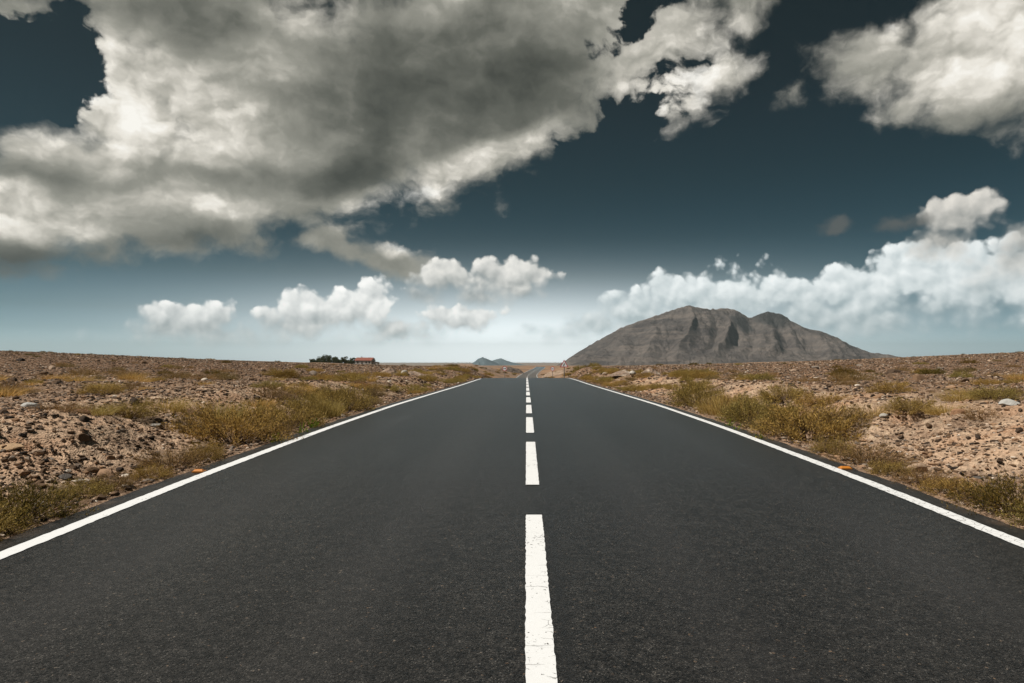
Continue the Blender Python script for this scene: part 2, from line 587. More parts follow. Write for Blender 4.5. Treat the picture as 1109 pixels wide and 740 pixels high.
def ground_z(x, d, detail=True):
    x = np.asarray(x, float); d = np.asarray(d, float)
    rx = x - road_x(d)
    a = np.abs(rx)
    rz = road_z(d)
    pz = plain_z(x, d)
    # the cut bank beside the road: narrow near the camera, wider down in the valley
    wid = 2.5 + 0.8 * fbm(d * .21, np.sign(rx) * 3.0, 3, 2) + 14.0 * sstep(55, 220, d)
    foot = 4.35 + 0.25 * fbm(d * .5, np.sign(rx) * 7.0, 2, 4)
    t = np.clip((a - foot) / wid, 0, 1)
    prof = t * t * (3 - 2 * t) * 0.75 + 0.25 * np.sin(t * math.pi / 2)
    z = (rz - 0.04) * (1 - prof) + pz * prof
    if detail:
        k = sstep(4.0, 4.7, a) * sstep(80, 25, np.abs(d))
        mid = np.sin(np.clip(t, 0, 1) * math.pi)
        z = z + k * (0.05 + 0.10 * mid) * fbm(x * .9, d * .9, 5, 21)
        z = z + k * 0.035 * fbm(x * 5.0, d * 5.0, 4, 33, 0.6)
        # little rills down the bank
        r = np.abs(fbm(d * 1.3 + 0.4 * fbm(x, d, 2, 8), rx * .25, 3, 41))
        z = z - k * mid * 0.15 * (1 - sstep(0.0, 0.22, r))
    under = sstep(ASPH + 0.04, ASPH - 0.25, a)
    edge = sstep(4.4, 3.85, a)
    z = z * (1 - edge) + (rz - 0.012) * edge
    return z - 0.14 * under


def geo(a, b, s0, grow):
    o = [a]; s = s0
    while o[-1] < b:
        o.append(o[-1] + s); s *= grow
    return o


# ------------------------------------------------------------------ ground
def ground_mat():
    m, g, b, nt = new_mat("desert_soil")
    P = pos(g)
    x, y, z = g.sep(P)
    ax = g.m('ABSOLUTE', x)
    n1 = g.noise(P, 0.045, 5, 0.55)
    n2 = g.noise(P, 0.55, 6, 0.6)
    n3 = g.noise(P, 4.0, 6, 0.65)
    v1 = g.voro(P, 14.0, out='Color')
    vr, vg, vb = g.sep(v1)
    v2r, _, _ = g.sep(g.voro(P, 45.0, out='Color'))
    # sandy marl shows on the bank, a crust of dark stones covers the flats
    sand = g.mix(n3, lin(196, 168, 138), lin(232, 212, 184))
    sand = g.mix(g.ss(n2, 0.42, 0.66), sand, lin(178, 132, 98))
    crust = g.mix(n2, lin(72, 55, 42), lin(116, 91, 70))
    crust = g.mix(g.ss(n1, 0.35, 0.68), crust, lin(86, 62, 46))
    bank = g.mul(g.ss(ax, 4.2, 4.9), g.ss(g.add(ax, g.mul(g.sub(n2, 0.5), 5.0)), 9.0, 6.2))
    near = g.ss(y, 70.0, 18.0)
    f = g.mul(g.mul(bank, near), g.ss(g.add(n2, g.mul(g.sub(n3, 0.5), 0.5)), 0.36, 0.56))
    c = g.mix(f, crust, sand)
    # grit: every little stone its own tone
    grit = g.mix(vr, lin(88, 70, 58), lin(206, 172, 142))
    c = g.mix(g.mul(g.ss(vg, 0.30, 0.55), 0.55), c, grit)
    grit2 = g.mix(v2r, lin(84, 68, 56), lin(214, 184, 156))
    c = g.mix(g.mul(0.38, g.ss(y, 40.0, 10.0)), c, grit2)
    # straw tint where the flats meet the sky, pale dusty track in the valley
    far = g.ss(y, 45.0, 150.0)
    fc = g.mix(n2, lin(100, 82, 66), lin(146, 124, 106))
    fc = g.mix(g.ss(g.noise(P, 0.02, 4, 0.6), 0.45, 0.62), fc, lin(160, 126, 96))
    fc = g.mix(g.ss(g.noise(P, 0.05, 5, 0.65), 0.56, 0.66), fc, lin(88, 76, 68))
    fc = g.mix(g.ss(g.m('DIVIDE', ax, g.mx(y, 1.0)), 0.32, 0.75), fc, lin(78, 58, 44))  # lens vignetting painted into the soil, darker towards both sides
    fc = g.mix(g.mul(g.ss(vg, 0.5, 0.6), 0.5), fc, g.mix(vb, lin(74, 58, 46), lin(186, 160, 136)))
    c = g.mix(far, c, fc)
    g.put(b.inputs['Base Color'], c)
    b.inputs['Roughness'].default_value = 0.95
    b.inputs['Specular IOR Level'].default_value = 0.1
    h = g.add(g.mul(n3, 0.5), g.add(g.mul(g.voro(P, 14.0), 0.5), g.mul(g.voro(P, 45.0), 0.25)))
    bump(g, b, h, 0.9, 0.05)
    return m


def build_ground():
    d = []
    d += list(-np.array(geo(0, 400, 3.0, 1.25))[::-1])[:-1]
    d += list(np.arange(0, 3.5, 0.25)) + list(np.arange(3.5, 14, 0.065))
    d += geo(14, 15000, 0.075, 1.0125)
    d = np.array(d)
    h = [0.0, 2.0, 3.2, 3.6, 3.72, 3.84] + list(np.arange(3.92, 9.0, 0.07)) + geo(9.0, 13000, 0.075, 1.035)
    h = np.array(h)
    u = np.concatenate([-h[::-1], h[1:]])
    X, Dm = np.meshgrid(u, d)
    # the grid follows the road in the valley so the carriageway keeps clean edges
    X = X + road_x(Dm) * sstep(400, 60, np.abs(X))
    Z = ground_z(X, Dm)
    me = mesh_np("ground", np.stack([X, Dm, Z], -1).reshape(-1, 3), grid_quads(len(d), len(u)), mats=[ground_mat()], smooth=True)
    return tag(link("ground", me), "stony brown desert ground with sandy banks on both sides of the road", "ground", kind='structure')


ground = build_ground()


# ------------------------------------------------------------------ road
def asphalt_mat():
    m, g, b, nt = new_mat("asphalt")
    P = pos(g)
    x, y, z = g.sep(P)
    v = g.voro(P, 95.0, out='Color')
    vr, vg, vb = g.sep(v)
    v2 = g.voro(P, 210.0, out='Color')
    wr, wg, wb = g.sep(v2)
    base = g.mix(vr, lin(6, 6, 6), lin(60, 58, 55))
    base = g.mix(g.mul(wr, 0.5), base, lin(22, 21, 21))
    # pale and rusty chips of aggregate
    base = g.mix(g.mul(g.ss(vg, 0.990, 0.997), g.ss(wb, 0.2, 0.5)), base, g.mix(vb, lin(140, 130, 118), lin(120, 96, 74)))
    base = g.mix(g.mul(g.ss(wg, 0.92, 0.96), 0.40), base, lin(140, 136, 130))
    gr = g.add(g.mul(g.noise(P, 34.0, 3, 0.7), 0.6), g.mul(g.noise(P, 13.0, 2, 0.6), 0.4))
    base = g.mix(1.0, base, g.mix(g.ss(gr, 0.30, 0.70), (0.14, 0.14, 0.14), (1.40, 1.38, 1.35)), 'MULTIPLY')
    # broad polishing by tyres, long blotches, the joint beside the centre line
    st = g.v('MULTIPLY', P, (1.0, 0.10, 1.0))
    bl = g.noise(st, 1.3, 5, 0.6)
    base = g.mix(g.ss(bl, 0.35, 0.75), base, g.mix(1.0, base, (0.70, 0.70, 0.71), 'MULTIPLY'))
    lane = g.m('ABSOLUTE', g.sub(g.m('ABSOLUTE', x), 1.75))
    tr = g.ss(g.m('ABSOLUTE', g.sub(lane, 0.78)), 0.45, 0.0)
    base = g.mix(g.mul(tr, 0.22), base, lin(60, 58, 57))
    jx = g.add(x, g.mul(g.sub(g.noise(P, 1.1, 4, 0.6), 0.5), 0.10))
    jo = g.mul(g.ss(g.m('ABSOLUTE', g.sub(jx, 0.185)), 0.05, 0.008), g.ss(g.noise(st, 3.0, 3, 0.5), 0.35, 0.55))
    base = g.mix(g.mul(jo, 0.55), base, lin(26, 26, 26))
    # dust swept to the edges
    ed = g.mul(g.ss(g.m('ABSOLUTE', g.sub(x, 0.0)), 3.55, 3.8), g.ss(g.noise(P, 3.0, 5, 0.6), 0.45, 0.7))
    base = g.mix(g.mul(ed, 0.5), base, lin(112, 92, 76))
    g.put(b.inputs['Base Color'], base)
    g.put(b.inputs['Roughness'], g.rng(vr, 0, 1, 0.34, 0.50))
    b.inputs['Specular IOR Level'].default_value = 0.5
    b.inputs['Sheen Weight'].default_value = 0.9
    b.inputs['Sheen Roughness'].default_value = 0.17
    b.inputs['Sheen Tint'].default_value = (0.92, 0.97, 1.0, 1)
    hh = g.sub(1.0, g.voro(P, 95.0))
    bump(g, b, g.add(g.mul(hh, 0.7), g.mul(g.sub(1.0, g.voro(P, 210.0)), 0.3)), 0.5, 0.005)
    return m


def paint_mat():
    m, g, b, nt = new_mat("road_paint")
    P = pos(g)
    x, y, z = g.sep(P)
    n = g.noise(P, 3.0, 5, 0.6)
    n2 = g.noise(P, 60.0, 4, 0.6)
    c = g.mix(n, (0.76, 0.77, 0.765), (0.83, 0.84, 0.835))
    c = g.mix(g.mul(g.ss(n2, 0.5, 0.8), 0.35), c, (0.60, 0.58, 0.54))
    # fine cracks across, chips lost at the right-hand rim
    cy = g.add(y, g.mul(g.sub(g.noise(P, 9.0, 4, 0.6), 0.5), 0.09))
    seg = g.m('ABSOLUTE', g.sub(g.m('FRACT', g.m('DIVIDE', cy, 0.19)), 0.5))
    crack = g.mul(g.ss(seg, 0.035, 0.008), g.ss(g.noise(P, 4.0, 3, 0.5), 0.52, 0.62))
    cv = g.voro(g.v('ADD', P, g.v('SCALE', g.noise(P, 12, 3, 0.6, col=True), scale=0.05)), 13.0, feat='DISTANCE_TO_EDGE')
    crack2 = g.mul(g.ss(cv, 0.030, 0.008), g.ss(g.add(g.noise(P, 5.0, 3, 0.5), g.mul(g.sub(x, 0.07), 1.8)), 0.60, 0.66))
    chip = g.ss(g.add(g.noise(P, 38.0, 4, 0.6), g.mul(g.noise(P, 2.0, 2, 0.5), 0.35)), 0.845, 0.875)
    wear = g.mx(g.mx(g.mul(crack, 0.45), g.mul(crack2, 0.7)), chip)
    c = g.mix(wear, c, lin(74, 70, 66))
    g.put(b.inputs['Base Color'], c)
    b.inputs['Roughness'].default_value = 0.75
    bump(g, b, g.add(g.mul(n2, 0.4), g.sub(0.6, g.mul(wear, 0.6))), 0.5, 0.003)
    return m


def strip(name, xs_fn, d, lift, mat, parent, jit=0.0, seed=0, cols=2):
    """a sheet laid along the road between two lateral offsets."""
    d = np.asarray(d, float)
    x0, x1 = xs_fn(d)
    r = np.random.RandomState(seed)
    if jit:
        x0 = x0 + r.uniform(-jit, jit, len(d)); x1 = x1 + r.uniform(-jit, jit, len(d))
    t = np.linspace(0, 1, cols)
    X = x0[:, None] * (1 - t) + x1[:, None] * t + road_x(d)[:, None]
    Y = np.repeat(d[:, None], cols, 1)
    Z = np.repeat((road_z(d) + lift)[:, None], cols, 1)
    me = mesh_np(name, np.stack([X, Y, Z], -1).reshape(-1, 3), grid_quads(len(d), cols), mats=[mat], smooth=True)
    return link(name, me, parent)


def build_road():
    am, pm = asphalt_mat(), paint_mat()
    d = np.array(list(np.arange(-60, 2, 2.0)) + list(np.arange(2, 20, 0.05)) + geo(20, 560, 0.3, 1.012))
    r = np.random.RandomState(3)
    # slightly ragged asphalt edges, with a small step down to the verge
    n = len(d)
    el = -(ASPH + 0.055 * fbm(d * 2.1, d * 0, 5, 70, .6)); er = ASPH + 0.055 * fbm(d * 2.1, d * 0 + 9, 5, 71, .6)
    cols = [el - 0.03, el, el * 0.66, el * 0.33, er * 0, er * 0.33, er * 0.66, er, er + 0.03]
    lift = [-0.10, 0.0, 0.012, 0.022, 0.026, 0.022, 0.012, 0.0, -0.10]
    X = np.stack(cols, 1) + road_x(d)[:, None]
    Z = road_z(d)[:, None] + np.array(lift)[None, :] - 0.012
    Y = np.repeat(d[:, None], len(cols), 1)
    me = mesh_np("road", np.stack([X, Y, Z], -1).reshape(-1, 3), grid_quads(n, len(cols)), mats=[am], smooth=False)
    road = tag(link("road", me), "straight grey asphalt road running away from the camera to a crest", "road", kind='structure')
    camber = lambda x: 0.026 - 0.026 * (abs(x) / ASPH) ** 1.6 - 0.012
    # edge lines
    for s in (-1, 1):
        segs = [(-60, 53.0), (57.5, 555)] if s < 0 else [(-60, 555)]
        ds, parts = None, []
        mbv = []; mbq = []; off = 0
        for a, bnd in segs:
            dd = np.array([q for q in d if a <= q <= bnd])
            c0, c1 = s * (HALF - 0.065), s * (HALF + 0.065)
            rr = np.random.RandomState(11 + s)
            j = 0.005
            x0 = np.minimum(c0, c1) + rr.uniform(-j, j, len(dd)) + road_x(dd)
            x1 = np.maximum(c0, c1) + rr.uniform(-j, j, len(dd)) + road_x(dd)
            zz = road_z(dd) + camber(HALF) + 0.004 + 0.00006 * np.maximum(dd, 0)
            V = np.stack([np.stack([x0, dd, zz], -1), np.stack([x1, dd, zz], -1)], 1).reshape(-1, 3)
            mbv.append(V); mbq.append(grid_quads(len(dd), 2) + off); off += len(V)
        link("edge_line", mesh_np("edge_line", np.concatenate(mbv), np.concatenate(mbq), mats=[pm]), road)
    # broken centre line
    dashes = [(1.2, None)]
    rows = [(740 + 160, 560), (527, 480), (470, 453), (448.6, 439.4), (436.8, 430.9), (429.0, 425.0), (423.8, 420.4)]
    def row_d(row):
        q = np.linspace(1.0, 60, 6000)
        rr = CY + F * (CAM_H - road_z(q)) / q
        return float(np.interp(-row, -rr[:4500], q[:4500]))
    spans = []
    for lo, hi in rows: spans.append((row_d(lo), row_d(hi)))
    L = spans[-1][1] - spans[-1][0]; gap = spans[-1][0] - spans[-2][1]
    p = spans[-1][1]
    while p < 300:
        spans.append((p + gap, p + gap + L)); p += gap + L
    for k, (a, bnd) in enumerate(spans):
        nn = max(4, int((bnd - a) / (0.035 if a < 12 else 0.25)))
        dd = np.linspace(a, bnd, nn)
        lf = camber(0.05) + 0.0045 + 0.00006 * a
        strip("centre_dash", lambda q: (q * 0 - 0.004, q * 0 + 0.128), dd, lf, pm, road, jit=0.0035, seed=40 + k, cols=3)
    # unbroken centre line where the road bends
    dd = np.linspace(p + gap, 520, 120)
    strip("centre_line", lambda q: (q * 0 - 0.07, q * 0 + 0.07), dd, 0.03, pm, road)
    return road


road = build_road()

# ------------------------------------------------------------------ finding where a sight line meets the ground
_Q = np.concatenate([np.arange(3.0, 60, 0.02), np.arange(60, 900, 0.5)])


def at(px, py):
    """first ground point along the sight line."""
    x = (px - CX) / F * _Q; z = CAM_H - (py - CY) / F * _Q
    h = ground_z(x, _Q, False)
    k = np.argmax(h >= z)
    if not (h >= z).any(): k = int(np.argmin(np.where(_Q > 40, z - h, 9e9)))
    return float(x[k]), float(_Q[k])


def gz(x, d): return float(ground_z(np.array([x]), np.array([d]))[0])


# ------------------------------------------------------------------ the mountain and the far hills
def erode(h, dx, iters, K, m=0.45, dt=1.0, rim=0.0):
    """stream-power erosion of a height grid, draining to its border."""
    nr, nc = h.shape
    n = nr * nc
    idx = np.arange(n).reshape(nr, nc)
    border = np.zeros((nr, nc), bool); border[0] = border[-1] = True; border[:, 0] = border[:, -1] = True
    border |= rim > 0 if not np.isscalar(rim) else False
    offs = [(-1, 0), (1, 0), (0, -1), (0, 1), (-1, -1), (-1, 1), (1, -1), (1, 1)]
    for it in range(iters):
        best = np.zeros_like(h); rec = idx.copy(); dist = np.ones_like(h) * dx
        pad = np.pad(h, 1, constant_values=1e9); pidx = np.pad(idx, 1)
        for (a, b) in offs:
            L = dx * math.hypot(a, b)
            q = pad[1 + a:1 + a + nr, 1 + b:1 + b + nc]; qi = pidx[1 + a:1 + a + nr, 1 + b:1 + b + nc]
            s = (h - q) / L
            w = s > best
            best[w] = s[w]; rec[w] = qi[w]; dist[w] = L
        rec[border] = idx[border]
        order = np.argsort(h.ravel(), kind='stable')
        rl = rec.ravel().tolist(); ol = order.tolist()
        A = [dx * dx] * n
        for i in reversed(ol):
            r = rl[i]
            if r != i: A[r] += A[i]
        kf = (K * dt * np.array(A) ** m / dist.ravel()).tolist()
        hl = h.ravel().tolist()
        for i in ol:
            r = rl[i]
            if r != i:
                v = (hl[i] + kf[i] * hl[r]) / (1 + kf[i])
                if v > hl[r]: hl[i] = v
        h = np.array(hl).reshape(nr, nc)
    return h


def smooth1(a, n):
    k = np.hanning(n + 2)[1:-1]; k /= k.sum()
    return np.convolve(np.pad(a, n // 2, mode='edge'), k, 'valid')[:len(a)]


def mountain_mat(name, c0, c1, c2, dark=()):
    m, g, b, nt = new_mat(name)
    P = pos(g)
    n1 = g.noise(P, 0.006, 6, 0.6)
    n2 = g.noise(P, 0.03, 7, 0.62)
    x, y, z = g.sep(P)
    bands = g.noise(g.v('MULTIPLY', P, (0.0025, 0.0025, 0.05)), 1.0, 4, 0.6)
    geo_n = nt.nodes.new('ShaderNodeNewGeometry')
    nx, ny, nz = g.sep(geo_n.outputs['Normal'])
    c = g.mix(g.ss(n1, 0.35, 0.65), c0, c1)
    c = g.mix(g.mul(g.ss(bands, 0.48, 0.62), 0.35), c, c2)
    c = g.mix(g.mul(g.ss(n2, 0.5, 0.7), 0.4), c, c2)
    c = g.mix(g.mul(g.ss(n2, 0.48, 0.34), 0.55), c, g.mix(1.0, c, (0.6, 0.58, 0.58), 'MULTIPLY'))
    for (bx, by, bz, rx, rz) in dark:          # shade on the ridge flanks, painted in as dark patches
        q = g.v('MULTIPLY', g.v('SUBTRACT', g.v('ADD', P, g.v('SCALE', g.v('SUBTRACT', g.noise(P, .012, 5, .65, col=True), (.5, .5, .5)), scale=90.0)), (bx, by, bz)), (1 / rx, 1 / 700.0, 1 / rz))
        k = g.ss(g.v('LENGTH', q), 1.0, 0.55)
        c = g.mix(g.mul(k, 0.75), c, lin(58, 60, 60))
    g.put(b.inputs['Base Color'], c)
    b.inputs['Roughness'].default_value = 1.0
    b.inputs['Specular IOR Level'].default_value = 0.05
    bump(g, b, g.add(n2, g.mul(g.noise(P, 0.10, 6, 0.7), 0.6)), 1.0, 16.0)
    return m


def hill_mesh(name, prof, dist, depth, nc, seed, mat, K=0.012, iters=14, ridge=0.62, rough=1.0, base=-34.0, spurs=12.0):
    """prof: skyline as (photo x, photo y); the hill stands at its real distance and size."""
    px = np.array([p[0] for p in prof], float); py = np.array([p[1] for p in prof], float)
    X0, X1 = (px[0] - CX) / F * dist, (px[-1] - CX) / F * dist
    W = X1 - X0
    dx = W / (nc - 1)
    nr = int(depth / dx)
    u = np.linspace(X0, X1, nc)
    top = np.interp(u, (px - CX) / F * dist, CAM_H + (CY - py) / F * dist) - base
    top = np.maximum(top, 0)
    v = np.linspace(0, 1, nr)
    U, V = np.meshgrid(u, v)
    w = V + 0.10 * fbm(U / W * 5, V * 2, 3, seed)
    sh = np.where(w < ridge, (np.clip(w / ridge, 0, 1)) ** 0.92, np.clip((1 - w) / (1 - ridge), 0, 1) ** 0.9)
    T = np.tile(top, (nr, 1))
    spur = np.abs(fbm(U / W * spurs + 0.6 * fbm(U / W * 4, V * 3, 3, seed + 11) + 0.5 * (V - .5), V * 1.1 + 2.0, 3, seed + 2))
    spur = 1 - np.clip(spur / 0.55, 0, 1)
    T = T * (1 - 0.52 * rough * (1 - spur) * np.clip(sh * (1 - sh) * 4, 0, 1) * (w < ridge + .05))
    h = T * sh * (1 + 0.20 * rough * fbm(U / W * 7, V * 4, 5, seed + 3)) + 0.05 * T.max() * rough * np.abs(fbm(U / W * 16, V * 8, 4, seed + 5)) * sh + 0.10 * T.max() * rough * (0.5 - np.abs(fbm(U / W * 44 + V * 3, V * 9, 4, seed + 6))) * sh * np.clip(1.3 - sh, .15, 1)
    h[0] = h[-1] = 0; h[:, 0] = h[:, -1] = 0
    h = erode(h, dx, iters, K)
    h = h + 0.014 * T.max() * rough * fbm(U / dx / 6, V * depth / dx / 6, 4, seed + 8) * np.clip(h / (0.1 * T.max()), 0, 1)
    # distance makes near spurs look taller than the ridge: match the skyline seen along each bearing
    Y = dist + (V - ridge) * depth
    look = h.copy()
    mx = look.max(0)
    for _ in range(3):
        fac = smooth1(np.clip(top / np.maximum(h.max(0), 0.02 * top.max()), 0.5, 2.0), (25, 25, 13)[_])
        h = h * fac[None, :]
    Z = base - 6 + h + 6 * np.clip(h / 6, 0, 1)
    me = mesh_np(name, np.stack([U * Y / dist, Y, Z], -1).reshape(-1, 3), grid_quads(nr, nc), mats=[mat], smooth=True)
    return link(name, me)


MT = [(596, 397), (607, 394.2), (622, 384), (645, 370.5), (667, 358.7), (673, 355), (690, 349), (708, 343.5), (728, 337), (737, 334.5), (746, 332), (755, 334.2), (770, 336), (784, 333.5),
      (796, 334.8), (806, 341), (811, 344), (817, 342.5), (824, 339), (832, 337), (846, 339.6), (860, 349), (874, 356), (889, 358.7), (907, 366), (921, 374), (943, 382), (961, 384), (976, 387), (1000, 391), (1030, 396)]
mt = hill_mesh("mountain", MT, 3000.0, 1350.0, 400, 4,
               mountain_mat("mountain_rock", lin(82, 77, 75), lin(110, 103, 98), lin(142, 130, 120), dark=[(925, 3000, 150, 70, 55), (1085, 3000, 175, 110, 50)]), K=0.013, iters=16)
tag(mt, "bare grey brown mountain with eroded ridges and twin rounded summits", "mountain", kind='structure')
hm = mountain_mat("haze_tinted_rock", lin(74, 88, 96), lin(94, 108, 114), lin(108, 118, 122))  # blue of the distant air mixed into the hills' rock colours
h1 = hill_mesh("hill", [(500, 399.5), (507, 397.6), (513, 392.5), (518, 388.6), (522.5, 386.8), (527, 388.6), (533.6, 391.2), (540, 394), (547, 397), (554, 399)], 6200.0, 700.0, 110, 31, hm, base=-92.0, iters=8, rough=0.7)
tag(h1, "small blue cone shaped hill far off left of the road end", "hill", kind='structure')
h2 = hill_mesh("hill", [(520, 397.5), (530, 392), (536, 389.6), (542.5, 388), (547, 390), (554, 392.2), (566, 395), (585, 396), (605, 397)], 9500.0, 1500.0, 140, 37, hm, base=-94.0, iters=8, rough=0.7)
tag(h2, "palest hazy hill behind the blue cone shaped hill", "hill", kind='structure')


# ------------------------------------------------------------------ stones
def ico():
    t = (1 + 5 ** 0.5) / 2
    v = np.array([(-1, t, 0), (1, t, 0), (-1, -t, 0), (1, -t, 0), (0, -1, t), (0, 1, t), (0, -1, -t), (0, 1, -t), (t, 0, -1), (t, 0, 1), (-t, 0, -1), (-t, 0, 1)], float)
    v /= np.linalg.norm(v[0])
    f = np.array([(0, 11, 5), (0, 5, 1), (0, 1, 7), (0, 7, 10), (0, 10, 11), (1, 5, 9), (5, 11, 4), (11, 10, 2), (10, 7, 6), (7, 1, 8),
                  (3, 9, 4), (3, 4, 2), (3, 2, 6), (3, 6, 8), (3, 8, 9), (4, 9, 5), (2, 4, 11), (6, 2, 10), (8, 6, 7), (9, 8, 1)])
    return v, f


def subdiv(v, f):
    v = list(map(tuple, v)); cache = {}; nf = []
    def mid(a, b):
        k = (min(a, b), max(a, b))
        if k not in cache:
            p = (np.array(v[a]) + np.array(v[b])) / 2
            v.append(tuple(p / np.linalg.norm(p))); cache[k] = len(v) - 1
        return cache[k]
    for a, b, c in f:
        x, y, z = mid(a, b), mid(b, c), mid(c, a)
        nf += [(a, x, z), (b, y, x), (c, z, y), (x, y, z)]
    return np.array(v), np.array(nf)


def stone_mat(name, loose=True):
    m, g, b, nt = new_mat(name)
    P = pos(g)
    if loose:
        r = island(g)
    else:
        oi = nt.nodes.new('ShaderNodeObjectInfo')
        r = oi.outputs['Random']
    c = g.ramp(r, [(0.0, lin(48, 42, 38)), (0.25, lin(80, 66, 54)), (0.48, lin(114, 92, 72)), (0.70, lin(160, 128, 100)), (0.82, lin(124, 114, 104)), (0.97, lin(182, 156, 132)), (1.0, lin(214, 202, 186))])
    n = g.noise(P, 26.0, 5, 0.65)
    c = g.mix(g.mul(g.ss(n, 0.4, 0.75), 0.35), c, g.mix(1.0, c, (0.62, 0.58, 0.55), 'MULTIPLY'))
    g.put(b.inputs['Base Color'], c)
    b.inputs['Roughness'].default_value = 0.9
    b.inputs['Specular IOR Level'].default_value = 0.15
    if not loose:
        bump(g, b, g.noise(P, 40.0, 6, 0.7), 0.6, 0.02)
    return m


SM = stone_mat("loose_stone")


def build_gravel():
    rs = np.random.RandomState(12)
    bv, bf = ico()
    NV = 24
    var = []
    for k in range(NV):
        w = bv * rs.uniform(0.62, 1.12, (12, 1)) + rs.normal(0, 0.10, (12, 3))
        var.append(w)
    var = np.array(var)
    N = 480000
    d = np.exp(rs.uniform(math.log(2.2), math.log(120), N))
    lim = d * 1.15 + 5.0
    a = 3.86 + (lim - 3.86) * rs.uniform(0, 1, N) ** 1.35
    ok = lim > 4.1
    d, a = d[ok], a[ok]
    s = rs.choice([-1, 1], len(d))
    x = s * a + road_x(d)
    dens = fbm(x * .6, d * .6, 4, 77) + 0.25 * fbm(x * 2.2, d * 2.2, 3, 78)
    on_bank = sstep(4.2, 5.2, a) * sstep(8.2, 6.2, a)
    keep = rs.uniform(0, 1, len(d)) < sstep(1.16, 0.80, (a - 4.0) / (d + 1.5)) * np.clip(0.96 + 1.3 * dens - 0.10 * on_bank - 0.12 * sstep(4.5, 4.0, a), 0.08, 1)
    d, a, x = d[keep], a[keep], x[keep]
    n = len(d)
    size = np.exp(rs.normal(0, 0.72, n)) * (0.0058 + 0.00052 * d)
    size = np.minimum(size, 0.045 + 0.0009 * d)
    sc = size[:, None] * np.stack([rs.uniform(.8, 1.5, n), rs.uniform(.6, 1.1, n), rs.uniform(.30, .75, n)], 1)
    V = var[rs.randint(0, NV, n)] * sc[:, None, :]
    th = rs.uniform(0, 2 * math.pi, n); tl = rs.normal(0, 0.35, n)
    ct, stt = np.cos(tl)[:, None], np.sin(tl)[:, None]
    y2 = V[:, :, 1] * ct - V[:, :, 2] * stt; z2 = V[:, :, 1] * stt + V[:, :, 2] * ct
    c, sn = np.cos(th)[:, None], np.sin(th)[:, None]
    X = V[:, :, 0] * c - y2 * sn + x[:, None]
    Y = V[:, :, 0] * sn + y2 * c + d[:, None]
    Z = z2 + (ground_z(x, d) + sc[:, 2] * 0.25)[:, None]
    verts = np.stack([X, Y, Z], -1).reshape(-1, 3)
    faces = (bf[None] + (np.arange(n) * 12)[:, None, None]).reshape(-1, 3)
    me = mesh_np("gravel", verts, tris=faces, mats=[SM])
    return tag(link("gravel", me), "loose brown and grey gravel strewn over banks and flats", "gravel", kind='stuff')


build_gravel()

RM = stone_mat("rock_face", False)


def rock_mesh(seed, flat=0.6, lev=2, sharp=0.55):
    rs = np.random.RandomState(seed)
    v, f = ico()
    for _ in range(lev): v, f = subdiv(v, f)
    # cut by random planes to get broken faces
    for k in range(9):
        n = rs.normal(0, 1, 3); n /= np.linalg.norm(n)
        q = rs.uniform(sharp, 0.92)
        dd = v @ n
        v = v - np.maximum(dd - q, 0)[:, None] * n[None]
    v = v + 0.035 * np.stack([fbm(v[:, 0] * 3 + k, v[:, 1] * 3 + v[:, 2] * 2, 3, seed + k) for k in range(3)], 1)
    v = v * np.array([1.0, rs.uniform(.65, .9), flat])
    return mesh_np("rock", v, tris=f, mats=[RM])


def paint_rock(me, rgb):
    m, g, b, nt = new_mat("pale_rock")
    P = pos(g)
    n = g.noise(P, 18.0, 6, 0.65)
    g.put(b.inputs['Base Color'], g.mix(n, tuple(q * .7 for q in rgb), tuple(q * 1.15 for q in rgb)))
    b.inputs['Roughness'].default_value = 0.9
    bump(g, b, g.noise(P, 40.0, 6, 0.7), 0.6, 0.02)
    me.materials.clear(); me.materials.append(m)
    return me


# the rocks one can pick out
picked = [  # photo x, y of the base, width in photo px, flatness, colour, label
    (33, 440, 20, .55, (188, 186, 180), "pale grey rounded rock on the left flat above the bank"),
    (89, 450, 23, .50, (168, 128, 96), "flat tan boulder at the lip of the left bank"),
    (6, 486, 34, .30, (190, 158, 122), "long tan slab lying level in the left bank"),
    (169, 456, 14, .45, (176, 170, 160), "light grey split stone on the left bank near the bushes"),
    (1093, 440, 20, .55, (188, 186, 180), "pale grey rounded rock on the right flat above the bank"),
    (1037, 450, 23, .50, (168, 128, 96), "flat tan boulder at the lip of the right bank"),
    (957, 456, 14, .45, (176, 170, 160), "light grey split stone on the right bank near the bushes"),
    (44, 548, 15, .5, (200, 196, 188), "whitish stone at the foot of the left bank behind the green shrub"),
    (1082, 548, 15, .5, (200, 196, 188), "whitish stone at the foot of the right bank behind the green shrub"),
    (70, 520, 16, .5, (96, 90, 84), "dark broken rock low in the left bank"),
    (1058, 520, 16, .5, (96, 90, 84), "dark broken rock low in the right bank"),
    (222, 413, 9, .6, (214, 200, 182), "bright stone far out on the left flat"),
    (904, 413, 9, .6, (214, 200, 182), "bright stone far out on the right flat"),
]
for k, (px, py, w, fl, c, lab) in enumerate(picked):
    x, d = at(px, py)
    r = w / F * d / 2
    o = link("rock", paint_rock(rock_mesh(200 + k, fl), lin(*c)), None, (x, d, gz(x, d) + r * fl * 0.35), (0, 0, 0.7 * k if fl > .35 else 0.15))
    o.scale = (r, r, r)
    tag(o, lab, "rock")
rock_src = [rock_mesh(300 + k, f) for k, f in enumerate((.5, .62, .45, .7, .55, .4))]
rs = np.random.RandomState(5)
